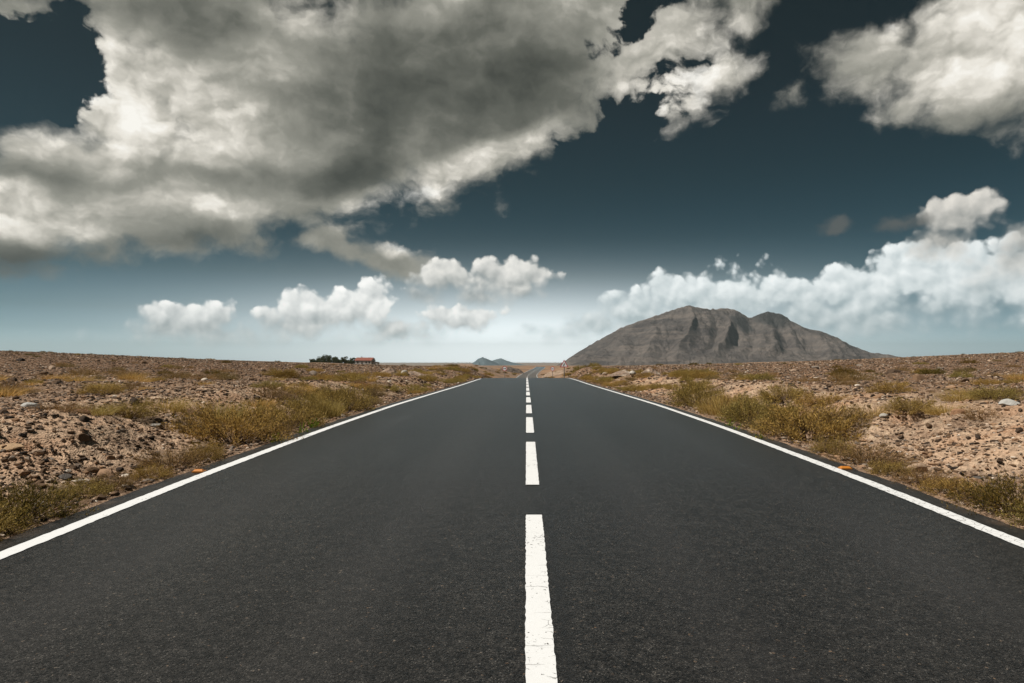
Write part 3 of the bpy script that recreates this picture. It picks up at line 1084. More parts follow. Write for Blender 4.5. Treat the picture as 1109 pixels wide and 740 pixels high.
for k in range(150):
    s = -1 if k % 2 else 1
    d = float(np.exp(rs.uniform(math.log(6.5), math.log(70))))
    a = 4.3 + rs.uniform(0, 1) ** 1.2 * (0.80 * d - 3.2)
    x = s * max(a, 4.5)
    r = float(np.clip(np.exp(rs.normal(0, .4)) * (0.045 + 0.0032 * d), .06, .38))
    o = link("rock", rock_src[k % 6], None, (x, d, gz(x, d) + r * 0.12), (rs.normal(0, .2), rs.normal(0, .2), rs.uniform(0, 6.28)))
    o.scale = (r, r * rs.uniform(.75, 1.1), r)
    tag(o, "broken brown rock scattered on the stony ground left of the road" if s < 0 else "broken brown rock scattered on the stony ground right of the road", "rock",
        "rocks strewn on the left ground" if s < 0 else "rocks strewn on the right ground")


# ------------------------------------------------------------------ heaps of earth
def heap(px, py, w, h, seed, lab):
    x, d = at(px, py)
    W = w / F * d; H = h / F * d
    n = 46
    u = np.linspace(-1, 1, n)
    U, V = np.meshgrid(u, u)
    R = np.hypot(U, V)
    Z = np.clip(1 - R, 0, 1) ** 0.85 * (1 + 0.25 * fbm(U * 2.2, V * 2.2, 4, seed)) + 0.10 * fbm(U * 7, V * 7, 3, seed + 1) * np.clip(1.1 - R, 0, 1)
    m, g, b, nt = new_mat("heaped_earth")
    P = pos(g)
    c = g.mix(g.noise(P, 1.2, 6, 0.65), lin(92, 78, 68), lin(168, 142, 120))
    vr, vg, vb = g.sep(g.voro(P, 5.0, out='Color'))
    c = g.mix(g.mul(g.ss(vg, .6, .7), 0.6), c, g.mix(vr, lin(80, 70, 62), lin(206, 190, 170)))
    g.put(b.inputs['Base Color'], c); b.inputs['Roughness'].default_value = 1.0
    bump(g, b, g.voro(P, 5.0), 0.8, 0.12)
    me = mesh_np("earth_heap", np.stack([U * W / 2, V * W / 2, Z * H - 0.12 * H], -1).reshape(-1, 3), grid_quads(n, n), mats=[m], smooth=True)
    o = link("earth_heap", me, None, (x, d, gz(x, d)))
    return tag(o, lab, "earth heap"), x, d


for px, s, side in ((421, -1, "left"), (704, 1, "right")):
    o, x, d = heap(px, 405.5, 25, 8.5, 60 + s, "dark pointed heap of earth and stones on the %s flat near the crest" % side)
    r = 0.5
    q = link("rock", paint_rock(rock_mesh(400 + s, .7), lin(196, 188, 176)), None, (x - s * 1.35, d - 1.9, gz(x - s * 1.35, d - 1.9) + 0.16), (0, 0, 1.0))
    q.scale = (.28, .25, .26)
    tag(q, "white boulder at the foot of the %s earth heap" % side, "rock")
for px, s, side in ((447, -1, "left"), (676, 1, "right")):
    heap(px, 406.5, 34, 6.0, 70 + s, "low pale heap of rubble between the dark heap and the road on the %s" % side)


def ridge(x, d, W, D, H, seed, c0, c1, lab):
    n = 60
    U, V = np.meshgrid(np.linspace(-1, 1, n), np.linspace(-1, 1, n))
    e = np.clip(1 - np.abs(U) ** 3, 0, 1) * np.clip(1 - np.abs(V), 0, 1) ** .7
    Z = e * (1 + .35 * fbm(U * 3, V * 2, 4, seed)) + .12 * fbm(U * 9, V * 5, 3, seed + 1) * np.clip(e * 4, 0, 1)
    m, g, b, nt = new_mat("ridge_earth")
    P = pos(g)
    g.put(b.inputs['Base Color'], g.mix(g.ss(g.noise(P, .45, 6, .65), .3, .7), c0, c1)); b.inputs['Roughness'].default_value = 1.0
    bump(g, b, g.noise(P, 2.0, 5, .65), .8, .25)
    X = U * W / 2 + x; Y = V * D / 2 + d
    me = mesh_np("earth_ridge", np.stack([X, Y, ground_z(X, Y, False) + Z * H - .25], -1).reshape(-1, 3), grid_quads(n, n), mats=[m], smooth=True)
    return tag(link("earth_ridge", me), lab, "earth ridge")


ridge(-7.0, 330.0, 12.0, 16.0, 2.6, 81, lin(66, 58, 52), lin(112, 98, 86), "dark bank of lava earth left of the far bend in the road")
ridge(9.5, 235.0, 9.0, 20.0, 1.5, 82, lin(128, 108, 90), lin(176, 152, 130), "pale tan spoil bank right of the far road behind the round sign")
ridge(-24.0, 300.0, 20.0, 24.0, 1.6, 83, lin(120, 100, 86), lin(158, 136, 118), "low brown spoil bank in the valley under the blue hill")


# ------------------------------------------------------------------ shrubs and grass
def leaf_mat(name, cols, trans=0.35):
    m, g, b, nt = new_mat(name)
    c = g.ramp(island(g), [(i / (len(cols) - 1), q) for i, q in enumerate(cols)])
    oi = nt.nodes.new('ShaderNodeObjectInfo')
    c = g.mix(1.0, c, g.mix(oi.outputs['Random'], (1.08, 1.08, 0.82), (1.48, 1.18, 0.88)), 'MULTIPLY')
    c = g.mix(g.noise(pos(g), 2.5, 4, 0.6), g.mix(1.0, c, (0.72, 0.70, 0.66), 'MULTIPLY'), c)
    g.put(b.inputs['Base Color'], c)
    b.inputs['Roughness'].default_value = 0.7
    b.inputs['Specular IOR Level'].default_value = 0.2
    tr = nt.nodes.new('ShaderNodeBsdfTranslucent')
    nt.links.new(c, tr.inputs[0])
    mx = nt.nodes.new('ShaderNodeMixShader')
    mx.inputs[0].default_value = trans
    nt.links.new(b.outputs[0], mx.inputs[1]); nt.links.new(tr.outputs[0], mx.inputs[2])
    nt.links.new(mx.outputs[0], nt.nodes['Material Output'].inputs[0])
    return m


def ribbon(paths, widths, rs):
    """flat tapering blades: paths (n,k,3), widths (n,)."""
    n, k, _ = paths.shape
    t = paths[:, -1] - paths[:, 0]
    side = np.cross(t, rs.normal(0, 1, (n, 3)))
    side /= np.linalg.norm(side, axis=1)[:, None] + 1e-9
    taper = np.linspace(1, 0.15, k)
    off = side[:, None, :] * (widths[:, None] * taper[None])[:, :, None] / 2
    V = np.stack([paths - off, paths + off], 2).reshape(n, k * 2, 3)
    q = np.array([[2 * i, 2 * i + 1, 2 * i + 3, 2 * i + 2] for i in range(k - 1)])
    Q = (q[None] + (np.arange(n) * 2 * k)[:, None, None]).reshape(-1, 4)
    return V.reshape(-1, 3), Q


def shrub_parts(seed, stems=110, leaves=26, leaf=(.030, .009), height=.9, spread=1.0, up=0.15, ragged=0.16, shell=0.45):
    """unit shrub about 2 wide: returns stems (v,q) and foliage (v,q)."""
    rs = np.random.RandomState(seed)
    k = 6
    ph = rs.uniform(0, 2 * math.pi, stems)
    el = np.arcsin(np.clip(rs.uniform(0.02, 1, stems) ** 0.8, 0, 1))
    lump = 0.88 + 0.16 * np.sin(ph * 2 + rs.uniform(0, 6)) * rs.uniform(.4, 1) + 0.11 * np.sin(ph * 5 + el * 4 + rs.uniform(0, 6))
    L = np.clip(lump * rs.uniform(1 - ragged, 1.06, stems), .45, 1.2)
    dirx = np.stack([np.cos(ph) * np.cos(el) * spread, np.sin(ph) * np.cos(el) * spread, np.sin(el) * height], 1)
    t = np.linspace(0, 1, k)
    base = np.stack([np.cos(ph) * rs.uniform(0, .28, stems), np.sin(ph) * rs.uniform(0, .28, stems), np.full(stems, -0.05)], 1)
    P = base[:, None] + dirx[:, None] * (L[:, None] * t[None])[:, :, None]
    P[:, :, 2] += (up * (t ** 2 - t * .3))[None] * 0.35
    P += rs.normal(0, .035, P.shape) * t[None, :, None]
    sv = ribbon(P, np.full(stems, .022), rs)
    # leaves and twiglets along the outer stems
    n = stems * leaves
    si = np.repeat(np.arange(stems), leaves)
    tt = rs.uniform(shell, 1.0, n) ** 0.75
    f = tt * (k - 1); i0 = np.minimum(f.astype(int), k - 2); fr = (f - i0)[:, None]
    c = P[si, i0] * (1 - fr) + P[si, i0 + 1] * fr + rs.normal(0, .035, (n, 3))
    ax = dirx[si] / (np.linalg.norm(dirx[si], axis=1)[:, None]) * 0.7 + rs.normal(0, .55, (n, 3)) + np.array([0, 0, .35])
    ax /= np.linalg.norm(ax, axis=1)[:, None]
    ll = leaf[0] * rs.uniform(.6, 1.7, n)
    P2 = np.stack([c, c + ax * ll[:, None] * .55 + rs.normal(0, .004, (n, 3)), c + ax * ll[:, None]], 1)
    lv = ribbon(P2, leaf[1] * rs.uniform(.7, 1.5, n), rs)
    return sv, lv


def tuft_parts(seed, n=620, height=1.0, w=.012):
    rs = np.random.RandomState(seed)
    k = 5
    ph = rs.uniform(0, 2 * math.pi, n)
    r0 = rs.uniform(0, .55, n) ** .7
    lean = np.clip(rs.normal(.42, .28, n), .02, 1.2)
    L = rs.uniform(.35, 1.05, n) * height
    t = np.linspace(0, 1, k)
    out = (lean * L)[:, None] * (t ** 1.6)[None]
    P = np.stack([np.cos(ph)[:, None] * (r0[:, None] + out), np.sin(ph)[:, None] * (r0[:, None] + out),
                  L[:, None] * (t * (1 - .28 * t * lean[:, None] * 1.2)) - .03], -1)
    P += rs.normal(0, .02, P.shape) * t[None, :, None]
    a = ribbon(P, w * rs.uniform(.6, 1.4, n), rs)
    return a, a


def merge(*vq):
    V = []; Q = []; o = 0
    for v, q in vq:
        V.append(v); Q.append(q + o); o += len(v)
    return np.concatenate(V), np.concatenate(Q)


M_OLIVE = leaf_mat("olive_leaves", [lin(80, 72, 40), lin(128, 114, 64), lin(168, 150, 92), lin(204, 186, 130), lin(102, 94, 52)])
M_DARK = leaf_mat("green_leaves", [lin(54, 52, 26), lin(86, 80, 40), lin(120, 106, 56), lin(158, 136, 80)])
M_STRAW = leaf_mat("straw_blades", [lin(158, 138, 88), lin(194, 172, 118), lin(214, 194, 144), lin(138, 126, 72), lin(174, 148, 94)])
M_GREY = leaf_mat("dry_twigs", [lin(108, 92, 66), lin(140, 120, 90), lin(164, 144, 112), lin(96, 88, 52)])
M_FRESH = leaf_mat("fresh_leaves", [lin(92, 116, 34), lin(122, 146, 48), lin(96, 126, 44)])
M_STEM = plain_mat("twig_bark", lin(98, 78, 56), 0.9)

KIND = {}
for i in range(4):
    sv, lv = shrub_parts(500 + i, 200, 54, (.036, .011), .80)
    KIND['olive', i] = (sv, lv, M_OLIVE)
    sv, lv = shrub_parts(520 + i, 190, 50, (.036, .012), .66)
    KIND['dark', i] = (sv, lv, M_DARK)
    sv, lv = shrub_parts(540 + i, 190, 18, (.062, .010), .72, up=.4, ragged=.3, shell=.25)
    KIND['grey', i] = (sv, lv, M_GREY)
    a, b = tuft_parts(560 + i)
    KIND['straw', i] = (a, b, M_STRAW)
_mesh_cache = {}


def plant_mesh(kind, i, part):
    key = (kind, i, part)
    if key in _mesh_cache: return _mesh_cache[key]
    s, l, mat = KIND[kind, i]
    if part == 'stems': me = mesh_np("stems", s[0], s[1], mats=[mat if kind == 'straw' else M_STEM])
    elif part == 'foliage': me = mesh_np("foliage", l[0], l[1], mats=[mat])
    else:
        v, q = s if kind == 'straw' else merge(s, l)
        me = mesh_np("shrub", v, q, mats=[mat])
    _mesh_cache[key] = me
    return me


_pr = np.random.RandomState(90)


def plant(kind, x, d, w, h, label, group=None, parts=False, seed=None):
    """w, h in metres."""
    i = int(_pr.randint(0, 4))
    name = {'straw': 'grass_tuft', 'grey': 'dry_bush'}.get(kind, 'desert_shrub')
    z = gz(x, d)
    hh = {'olive': .86, 'dark': .72, 'grey': .86, 'straw': 1.2}[kind]
    ww = {'olive': 1.75, 'dark': 1.75, 'grey': 1.75, 'straw': 1.6}[kind]
    sc = (w / ww, w / ww * _pr.uniform(.85, 1.15), h / hh)
    if parts and kind != 'straw':
        o = empty(name, (x, d, z - 0.02), _pr.uniform(0, 6.28))
        o.scale = sc
        link('foliage', plant_mesh(kind, i, 'foliage'), o)
        link('stems', plant_mesh(kind, i, 'stems'), o)
    else:
        o = link(name, plant_mesh(kind, i, 'all'), None, (x, d, z - 0.02), (0, 0, _pr.uniform(0, 6.28)))
        o.scale = sc
    return tag(o, label, {'straw': 'grass tuft', 'grey': 'dry bush'}.get(kind, 'shrub'), group)


near_plants = [  # photo x, base y, width px, height px, kind, label with %s for the side
    (20, 583, 92, 52, 'dark', "dark green shrub at the foot of the %s bank closest to the white line"),
    (-34, 590, 80, 50, 'olive', "olive shrub at the very edge of view beside the dark green shrub on the %s"),
    (92, 538, 52, 24, 'olive', "flat olive shrub low on the %s verge beyond the dark green shrub"),
    (124, 530, 46, 28, 'grey', "thin greyish shrub on the %s verge before the amber stud"),
    (160, 522, 34, 20, 'olive', "smallest olive clump on the %s verge just before the amber stud"),
    (186, 520, 62, 32, 'grey', "brownish dry shrub on the %s verge beside the amber stud"),
    (222, 508, 34, 26, 'olive', "small olive shrub touching the big rounded one on the %s verge"),
    (252, 500, 88, 50, 'olive', "big rounded olive shrub on the %s verge beside the white line"),
    (212, 466, 52, 40, 'grey', "tangled grey dry bush on the %s bank above the big rounded shrub"),
    (236, 458, 56, 40, 'straw', "straw tuft behind the tangled grey bush on the %s bank"),
    (276, 466, 60, 46, 'olive', "tall olive shrub on the %s bank behind the big rounded one"),
    (312, 464, 62, 46, 'olive', "second tall olive shrub on the %s bank, farther from the camera"),
    (346, 460, 50, 42, 'straw', "straw tuft between olive shrubs on the %s verge above the white stones"),
    (372, 458, 54, 44, 'olive', "dense olive shrub overhanging the %s white line past the white stones"),
    (306, 484, 26, 18, 'grey', "little dry shrub among white stones by the %s line"),
    (180, 444, 50, 28, 'straw', "pale straw tuft on the lip of the %s bank"),
    (140, 446, 46, 26, 'olive', "low olive shrub on the lip of the %s bank beside the tan boulder"),
    (102, 446, 44, 22, 'straw', "low straw tuft behind the tan boulder on the %s lip"),
    (66, 448, 52, 20, 'grey', "dry brown shrub between pale rock and tan boulder on the %s"),
    (22, 426, 40, 14, 'grey', "flat dark shrub on the %s flat behind the pale rock"),
]
for px, py, w, h, kind, lab in near_plants:
    for s, side in ((-1, "left"), (1, "right")):
        qx = px + _pr.uniform(-3, 3) if s < 0 else 2 * 563 - px + _pr.uniform(-3, 3)
        x, d = at(qx, py)
        if abs(x) < ASPH + 0.06 + 0.5 * w / F * d:      # keep clear of the asphalt, on the same bearing
            b = abs(qx - CX) / F
            d = (ASPH + 0.06) / (b - 0.5 * w / F)
            x = s * b * d
        k_ = 1.30 if py > 470 else 1.12
        plant(kind, x, d, k_ * w / F * d, (k_ - .3) * h / F * d, lab % side, parts=True)

# fresh green sprigs among the white stones
for px, py in ((338, 464), (328, 470), (300, 480)):
    for s, side in ((-1, "left"), (1, "right")):
        qx = px if s < 0 else 2 * 563 - px
        x, d = at(qx, py)
        sv, lv = shrub_parts(600 + px, 14, 9, (.20, .09), 1.1, up=.35, ragged=.3, shell=.22)
        o = empty("green_sprig", (x, d, gz(x, d)))
        o.scale = (.13, .13, .16)
        link("leaves", mesh_np("leaves", lv[0], lv[1], mats=[M_FRESH]), o)
        link("stems", mesh_np("stems", sv[0], sv[1], mats=[M_FRESH]), o)
        tag(o, {338: "bright green sprig under the straw tuft on the %s verge", 328: "bright green sprig among white stones by the %s line", 300: "bright green sprig beside the little dry shrub on the %s"}[px] % side, "sprig")

# the growing band along both verges, then the scattered clumps of the flats
for s, side in ((-1, "left"), (1, "right")):
    for k in range(104):
        d = 13.5 + (68 - 13.5) * _pr.uniform(0, 1) ** 1.15
        wid = 1.6 + 2.8 * sstep(12, 30, d)
        w = _pr.uniform(.5, 1.2)
        a = ASPH + 0.12 + 0.42 * w + float(wid) * _pr.uniform(0, 1) ** 1.2
        kind = _pr.choice(['olive', 'olive', 'olive', 'straw', 'grey'])
        h = w * _pr.uniform(.28, .44)
        word = {'olive': "olive shrub", 'straw': "straw grass tuft", 'grey': "dry grey shrub"}[kind]
        plant(kind, s * a + float(road_x(d)), d, w, h, "%s in the growing band along the %s verge" % (word, side), "%ss along the %s verge" % (word, side), parts=d < 24)
    for k in range(26):
        d = 9.5 + 16 * _pr.uniform(0, 1)
        a = 7.0 + _pr.uniform(0, 1) * (0.78 * d - 5.2)
        kind = _pr.choice(['straw', 'grey', 'olive', 'straw'])
        w = _pr.uniform(.35, .85)
        word = {'olive': "olive shrub", 'straw': "straw grass tuft", 'grey': "dry grey shrub"}[kind]
        plant(kind, s * a, d, w, w * _pr.uniform(.32, .5), "low %s on the stony shelf above the %s bank" % (word, side), "low %ss above the %s bank" % (word, side), parts=d < 16)
    for k in range(64):
        d = float(np.exp(_pr.uniform(math.log(20), math.log(170))))
        a = 8.0 + _pr.uniform(0, 1) * (0.78 * d - 6)
        kind = _pr.choice(['grey', 'grey', 'dark', 'olive'])
        w = _pr.uniform(.5, 1.3)
        word = {'olive': "olive shrub", 'dark': "dark green shrub", 'grey': "dry grey shrub"}[kind]
        plant(kind, s * a, d, w, w * _pr.uniform(.25, .42), "lone %s far out on the %s stony flat" % (word, side), "%ss dotted over the %s flat" % (word, side))


for s, side in ((-1, "left"), (1, "right")):
    for k in range(34):
        d = _pr.uniform(95, 330)
        a = 5.5 + (2 + .05 * d) * _pr.uniform(0, 1) ** 1.4
        kind = _pr.choice(['grey', 'olive', 'dark'])
        w = _pr.uniform(.9, 2.4)
        word = {'olive': "olive shrub", 'dark': "dark green shrub", 'grey': "dry grey shrub"}[kind]
        plant(kind, s * a + float(road_x(d)), d, w, w * _pr.uniform(.3, .5), "%s beside the far road in the valley, %s side" % (word, side), "%ss by the far road, %s side" % (word, side))


# ------------------------------------------------------------------ farmhouse and its trees
M_WALL = plain_mat("limewash", lin(176, 172, 166), 0.9, var=.08, scale=1.5)
M_ROOF = plain_mat("red_tiles", lin(150, 92, 76), 0.85, var=.2, scale=2.0)
M_WOOD = plain_mat("weathered_wood", lin(84, 74, 66), 0.8)
M_GLASS = plain_mat("dark_glass", lin(40, 44, 48), 0.15)
M_TRUNK = plain_mat("tree_bark", lin(86, 70, 56), 0.95)
M_TREE = leaf_mat("tree_leaves", [lin(52, 62, 38), lin(70, 80, 48), lin(92, 100, 62), lin(60, 72, 46)], 0.25)


def build_house():
    D = 430.0
    x = (395.5 - CX) / F * D
    z = gz(x, D) + 0.2
    o = empty("farmhouse", (x, D, z), rad(-9))
    tag(o, "small grey walled farmhouse with a low red tiled roof beside dark trees", "house")
    L, W, He, Hr = 10.6, 6.4, 2.75, 4.35
    b = MB()
    # walls with gables, extruded along x
    poly = [(-W / 2, -0.6), (W / 2, -0.6), (W / 2, He), (0, Hr), (-W / 2, He)]
    vs = [(-L / 2, y, q) for y, q in poly] + [(L / 2, y, q) for y, q in poly]
    fs = [(0, 1, 2, 3, 4), (9, 8, 7, 6, 5)] + [(i, i + 5, (i + 1) % 5 + 5, (i + 1) % 5) for i in range(5)]
    b.add(vs, fs)
    b.build("wall", M_WALL, o)
    r = MB()
    ov = 0.35
    for sgn in (-1, 1):
        y0, z0 = sgn * (W / 2 + ov), He - ov * (Hr - He) / (W / 2) + 0.02
        pts = [(y0, z0), (0, Hr + 0.02), (0, Hr + 0.20), (y0, z0 + 0.18)]
        vs = [(-L / 2 - ov, y, q) for y, q in pts] + [(L / 2 + ov, y, q) for y, q in pts]
        r.add(vs, [(0, 1, 2, 3), (7, 6, 5, 4)] + [(i, i + 4, (i + 1) % 4 + 4, (i + 1) % 4) for i in range(4)])
    for k in range(34):     # tile rolls
        xx = -L / 2 - ov + 0.15 + k * (L + 2 * ov - .3) / 33
        for sgn in (-1, 1):
            y0, z0 = sgn * (W / 2 + ov), He - ov * (Hr - He) / (W / 2) + 0.20
            r.tube([(xx, y0, z0), (xx, 0, Hr + 0.2)], [.06, .06], 5)
    rf = r.build("roof", M_ROOF, o)
    c = MB(); c.box((-2.6, 0.8, Hr + 0.25), (.6, .6, 1.0)); c.box((-2.6, .8, Hr + .80), (.74, .74, .12))
    c.build("chimney", M_WALL, rf)
    for wx in (-3.6, 2.0, 4.0):
        f = MB()
        f.box((wx, -W / 2 - .03, 1.55), (1.0, .08, 1.1))
        fo = f.build("window", M_WOOD, o)
        p = MB(); p.box((wx, -W / 2 - .075, 1.55), (.8, .03, .9)); p.build("pane", M_GLASS, fo)
    d = MB(); d.box((-.8, -W / 2 - .03, 1.02), (1.0, .08, 2.05)); do = d.build("door", M_WOOD, o)
    h = MB(); h.box((-.45, -W / 2 - .10, 1.0), (.05, .07, .16)); h.build("handle", M_GLASS, do)
    f = MB(); f.box((L / 2 + .03, -.4, 1.5), (.08, 1.3, 1.5)); fo = f.build("window", M_WOOD, o)
    p = MB(); p.box((L / 2 + .075, -.4, 1.5), (.03, 1.05, 1.25)); p.build("pane", M_GLASS, fo)
    # lean-to at the right hand end
    e = MB()
    poly = [(L / 2 + .02, -.6), (L / 2 + 3.2, -.6), (L / 2 + 3.2, 1.5), (L / 2 + .02, 2.0)]
    e.prism(poly, -1.2, 2.2); e.build("annex_wall", M_WALL, o)
    e = MB()
    poly = [(L / 2 + .02, 2.02), (L / 2 + 3.45, 1.48), (L / 2 + 3.45, 1.62), (L / 2 + .02, 2.16)]
    e.prism(poly, -1.4, 2.4); e.build("annex_roof", M_WOOD, o)


build_house()


def build_tree(px, py_top, wpx, seed, label, D=425.0, bushy=1.0):
    rs = np.random.RandomState(seed)
    x = (px - CX) / F * D
    z = gz(x, D)
    top = CAM_H + (CY - py_top) / F * D
    H = max(top - z, 2.5); W = wpx / F * D
    o = empty("tree", (x, D, z - 0.2))
    tag(o, label, "tree")
    t = MB()
    lean = rs.normal(0, .06, 2)
    tp = [(0, 0, 0), (lean[0] * H * .3, lean[1] * H * .3, H * .3), (lean[0] * H * .6, lean[1] * H * .6, H * .62), (lean[0] * H, lean[1] * H, H * .9)]
    t.tube(tp, [.05 * H * .8, .035 * H * .8, .02 * H, .006 * H], 8)
    ends = []
    for k in range(9):
        f = rs.uniform(.22, .8); a = rs.uniform(0, 6.28)
        b0 = Vector((lean[0] * H * f, lean[1] * H * f, H * f))
        r = W * .42 * rs.uniform(.55, 1.0)
        e = b0 + Vector((math.cos(a) * r, math.sin(a) * r, H * rs.uniform(.05, .22)))
        m = (b0 + e) / 2 + Vector((0, 0, -.03 * H))
        t.tube([b0, m, e], [.018 * H, .011 * H, .004 * H], 5)
        ends.append((e, rs.uniform(.16, .26) * W))
    t.build("trunk", M_TRUNK, o, smooth=True)
    cl = [(np.array(e), r) for e, r in ends]
    for k in range(int(10 * bushy)):
        f = rs.uniform(.15, .95)
        rr = W * .5 * math.sqrt(max(.05, 1 - (f - .45) ** 2 / .36)) * rs.uniform(.2, .85); a = rs.uniform(0, 6.28)
        cl.append((np.array([math.cos(a) * rr, math.sin(a) * rr, H * f]), rs.uniform(.10, .22) * W))
    cl.append((np.array([lean[0] * H, lean[1] * H, H * .93]), .12 * W))
    Vs = []; Qs = []; off = 0
    for c, r in cl:
        n = 260
        p = rs.normal(0, 1, (n, 3)); p /= np.linalg.norm(p, axis=1)[:, None]
        p = c + p * (r * rs.uniform(.35, 1.1, n) ** .6)[:, None] * np.array([1, 1, .8])
        ax = rs.normal(0, 1, (n, 3)); ax /= np.linalg.norm(ax, axis=1)[:, None]
        ll = .26 * rs.uniform(.6, 1.4, n)
        P = np.stack([p, p + ax * ll[:, None] * .5, p + ax * ll[:, None]], 1)
        v, q = ribbon(P, .16 * rs.uniform(.7, 1.4, n), rs)
        v[:, 2] = np.maximum(v[:, 2], 0.05)
        Vs.append(v); Qs.append(q + off); off += len(v)
    link("crown", mesh_np("crown", np.concatenate(Vs), np.concatenate(Qs), mats=[M_TREE]), o)


build_tree(337.5, 388.8, 5, 1, "thin sparse tree at the outer end of the row by the farmhouse", bushy=.4)
build_tree(341.5, 391.0, 7, 2, "low bushy tree next to the thin sparse one in the farmhouse row")
build_tree(348, 386.6, 12, 3, "rounded tree between the low bushy one and the tallest crown")
build_tree(354, 384.8, 13, 4, "tallest broad crowned tree in the row by the farmhouse", bushy=1.6)
build_tree(361, 387.2, 12, 5, "broad tree just right of the tallest crown in the row", bushy=1.3)
build_tree(367, 389.4, 9, 6, "lowest tree in the dip of the row by the farmhouse")
build_tree(372.5, 386.4, 8, 7, "upright dark tree standing above the dip in the row")
build_tree(377.5, 390.4, 9, 8, "squat tree between the two upright ones near the house")
build_tree(382, 387.8, 5.5, 9, "narrow upright tree right against the end of the house", D=436.0, bushy=.7)


# ------------------------------------------------------------------ road signs
M_STEEL = plain_mat("galvanised_steel", lin(150, 150, 150), 0.45, 0.7)
M_RED = plain_mat("sign_red", lin(178, 26, 34), 0.45, var=.05)
M_WHITE = plain_mat("sign_white", (0.78, 0.78, 0.78), 0.45, var=.04)
M_BLACK = plain_mat("sign_black", (0.02, 0.02, 0.02), 0.5, var=.05)


def ring(n, r0, r1, y0, y1, rot=0.0):
    b = MB(); vs = []
    for y in (y0, y1):
        for r in (r0, r1):
            for i in range(n):
                a = rot + 2 * math.pi * i / n
                vs.append((r * math.cos(a), y, r * math.sin(a)))
    fs = []
    A, B, C, D = 0, n, 2 * n, 3 * n
    for i in range(n):
        j = (i + 1) % n
        fs += [(A + i, A + j, B + j, B + i), (C + j, C + i, D + i, D + j), (B + i, B + j, D + j, D + i), (A + j, A + i, C + i, C + j)]
    b.add(vs, fs)
    return b


def disc(n, r, y0, y1, rot=0.0):
    b = MB()
    b.prism([(r * math.cos(rot + 2 * math.pi * i / n), r * math.sin(rot + 2 * math.pi * i / n)) for i in range(n)], y0, y1)
    return b


def road_sign(px, py, wpx, D, shape, label):
    x = (px - CX) / F * D
    zc = CAM_H + (CY - py) / F * D
    zg = gz(x, D)
    o = empty("road_sign", (x, D, zg - 0.05), rad(-16))
    tag(o, label, "road sign")
    H = zc - zg + 0.05
    R = wpx / F * D / 2
    p = MB(); p.tube([(0, .05, 0), (0, .05, H + R * .55)], [.045, .045], 10); p.build("pole", M_STEEL, o)
    br = MB(); br.box((0, .012, H + .22 * R), (.4 * R, .03, .05)); br.box((0, .012, H - .22 * R), (.4 * R, .03, .05)); br.build("bracket", M_STEEL, o)
    if shape == 'round':
        disc(40, R, -.004, -.03).build("plate", M_WHITE, o, (0, 0, H))
        ring(40, R * .80, R, -.031, -.036).build("rim", M_RED, o, (0, 0, H))
        # two vehicles side by side
        for s, mat in ((-1, M_BLACK), (1, M_BLACK)):
            c = MB()
            c.prism([(s * R * .30 - .2 * R, -.22 * R), (s * R * .30 + .2 * R, -.22 * R), (s * R * .30 + .2 * R, .02 * R), (s * R * .30 + .13 * R, .22 * R), (s * R * .30 - .13 * R, .22 * R), (s * R * .30 - .2 * R, .02 * R)], -.031, -.035)
            c.build("symbol", mat, o, (0, 0, H))
    else:
        Rt = R / math.cos(rad(30))
        disc(3, Rt, -.004, -.03, rad(90)).build("plate", M_WHITE, o, (0, 0, H - .18 * R))
        ring(3, Rt * .76, Rt, -.031, -.036, rad(90)).build("rim", M_RED, o, (0, 0, H - .18 * R))
        c = MB()
        c.tube([(-.16 * R, -.034, -.34 * R), (-.16 * R, -.034, -.12 * R), (.08 * R, -.034, .10 * R), (.10 * R, -.034, .34 * R)], [.06 * R] * 4, 4)
        c.build("symbol", M_BLACK, o, (0, 0, H - .18 * R))


road_sign(611.0, 394.2, 9.4, 74.0, 'tri', "triangular warning sign with red border and black bend symbol")
road_sign(598.4, 399.6, 5.0, 133.0, 'round', "round red rimmed sign right of the road, nearer the mountain")
road_sign(546.6, 399.3, 5.4, 140.0, 'round', "round red rimmed sign left of the road, under the blue hill")

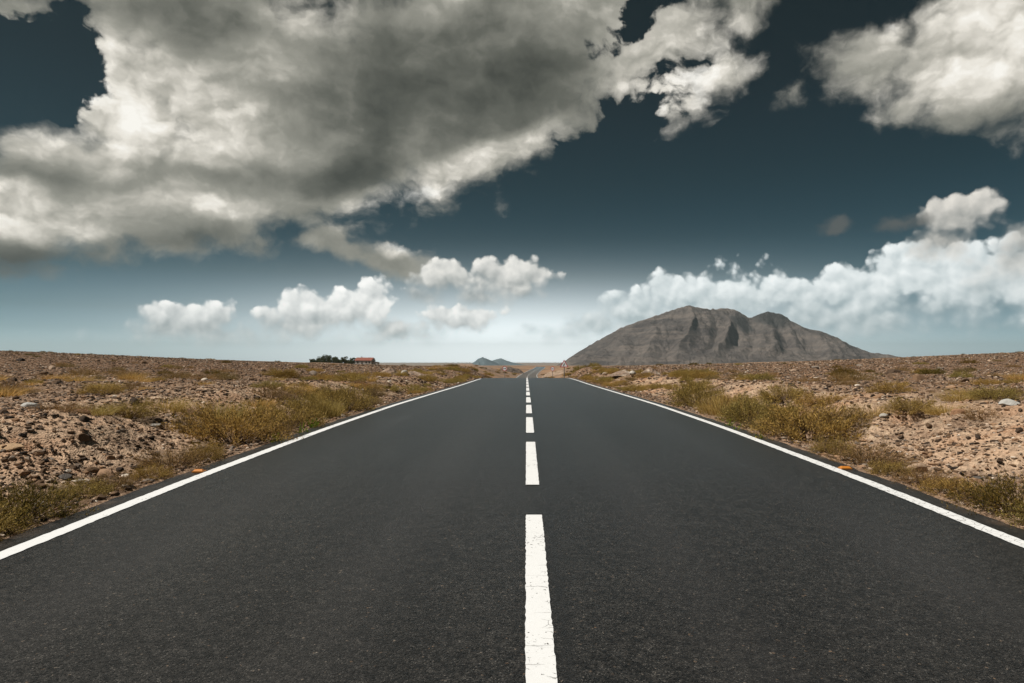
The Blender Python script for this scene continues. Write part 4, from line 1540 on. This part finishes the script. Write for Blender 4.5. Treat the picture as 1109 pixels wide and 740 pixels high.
# small posts and amber studs
for k, (px, D) in enumerate(((592.5, 150.0), (589.0, 182.0))):
    x = (px - CX) / F * D
    o = empty("marker_post", (x, D, gz(x, D) - .05))
    tag(o, ("short white marker post beside the right lane beyond the crest", "white marker post farther down the dip on the right")[k], "marker post")
    b = MB(); b.box((0, 0, .55), (.13, .10, 1.1)); b.build("shaft", M_WHITE, o)
    b = MB(); b.box((0, 0, .93), (.137, .107, .16)); b.build("band", M_BLACK, o)
M_AMBER = plain_mat("amber_plastic", lin(196, 124, 48), 0.35, var=.06)
for s, side in ((-1, "left"), (1, "right")):
    x, d = at(563 + s * 355, 516)
    x = s * (HALF + .135)
    o = empty("road_stud", (x, d, float(road_z(d)) - .006), 0)
    tag(o, "amber road stud lying just outside the %s white line" % side, "road stud")
    b = MB(); b.box((0, 0, .006), (.125, .09, .014)); b.build("base", M_AMBER, o)
    b = MB()
    b.add([(-.055, -.04, .0125), (.055, -.04, .0125), (.055, .04, .0125), (-.055, .04, .0125), (-.042, -.016, .029), (.042, -.016, .029), (.042, .016, .029), (-.042, .016, .029)],
          [(3, 2, 1, 0), (4, 5, 6, 7), (0, 1, 5, 4), (1, 2, 6, 5), (2, 3, 7, 6), (3, 0, 4, 7)])
    b.build("reflector", M_AMBER, o)


# ------------------------------------------------------------------ haze
def build_haze():
    m = bpy.data.materials.new("haze_air")
    m.use_nodes = True
    nt = m.node_tree
    nt.nodes.remove(nt.nodes['Principled BSDF'])
    v = nt.nodes.new('ShaderNodeVolumePrincipled')
    v.inputs['Color'].default_value = (0.78, 0.94, 0.98, 1)
    v.inputs['Density'].default_value = 0.00006
    v.inputs['Anisotropy'].default_value = 0.2
    nt.links.new(v.outputs[0], nt.nodes['Material Output'].inputs['Volume'])
    X = 15500.0
    b = MB()
    z0, z1 = -140.0, 330.0
    b.box((0, 7300.0, (z0 + z1) / 2), (2 * X, 2 * 8200.0, z1 - z0))
    o = b.build("haze", m)
    return tag(o, "thin pale haze in the air over the whole plain", "haze", kind='stuff')


build_haze()
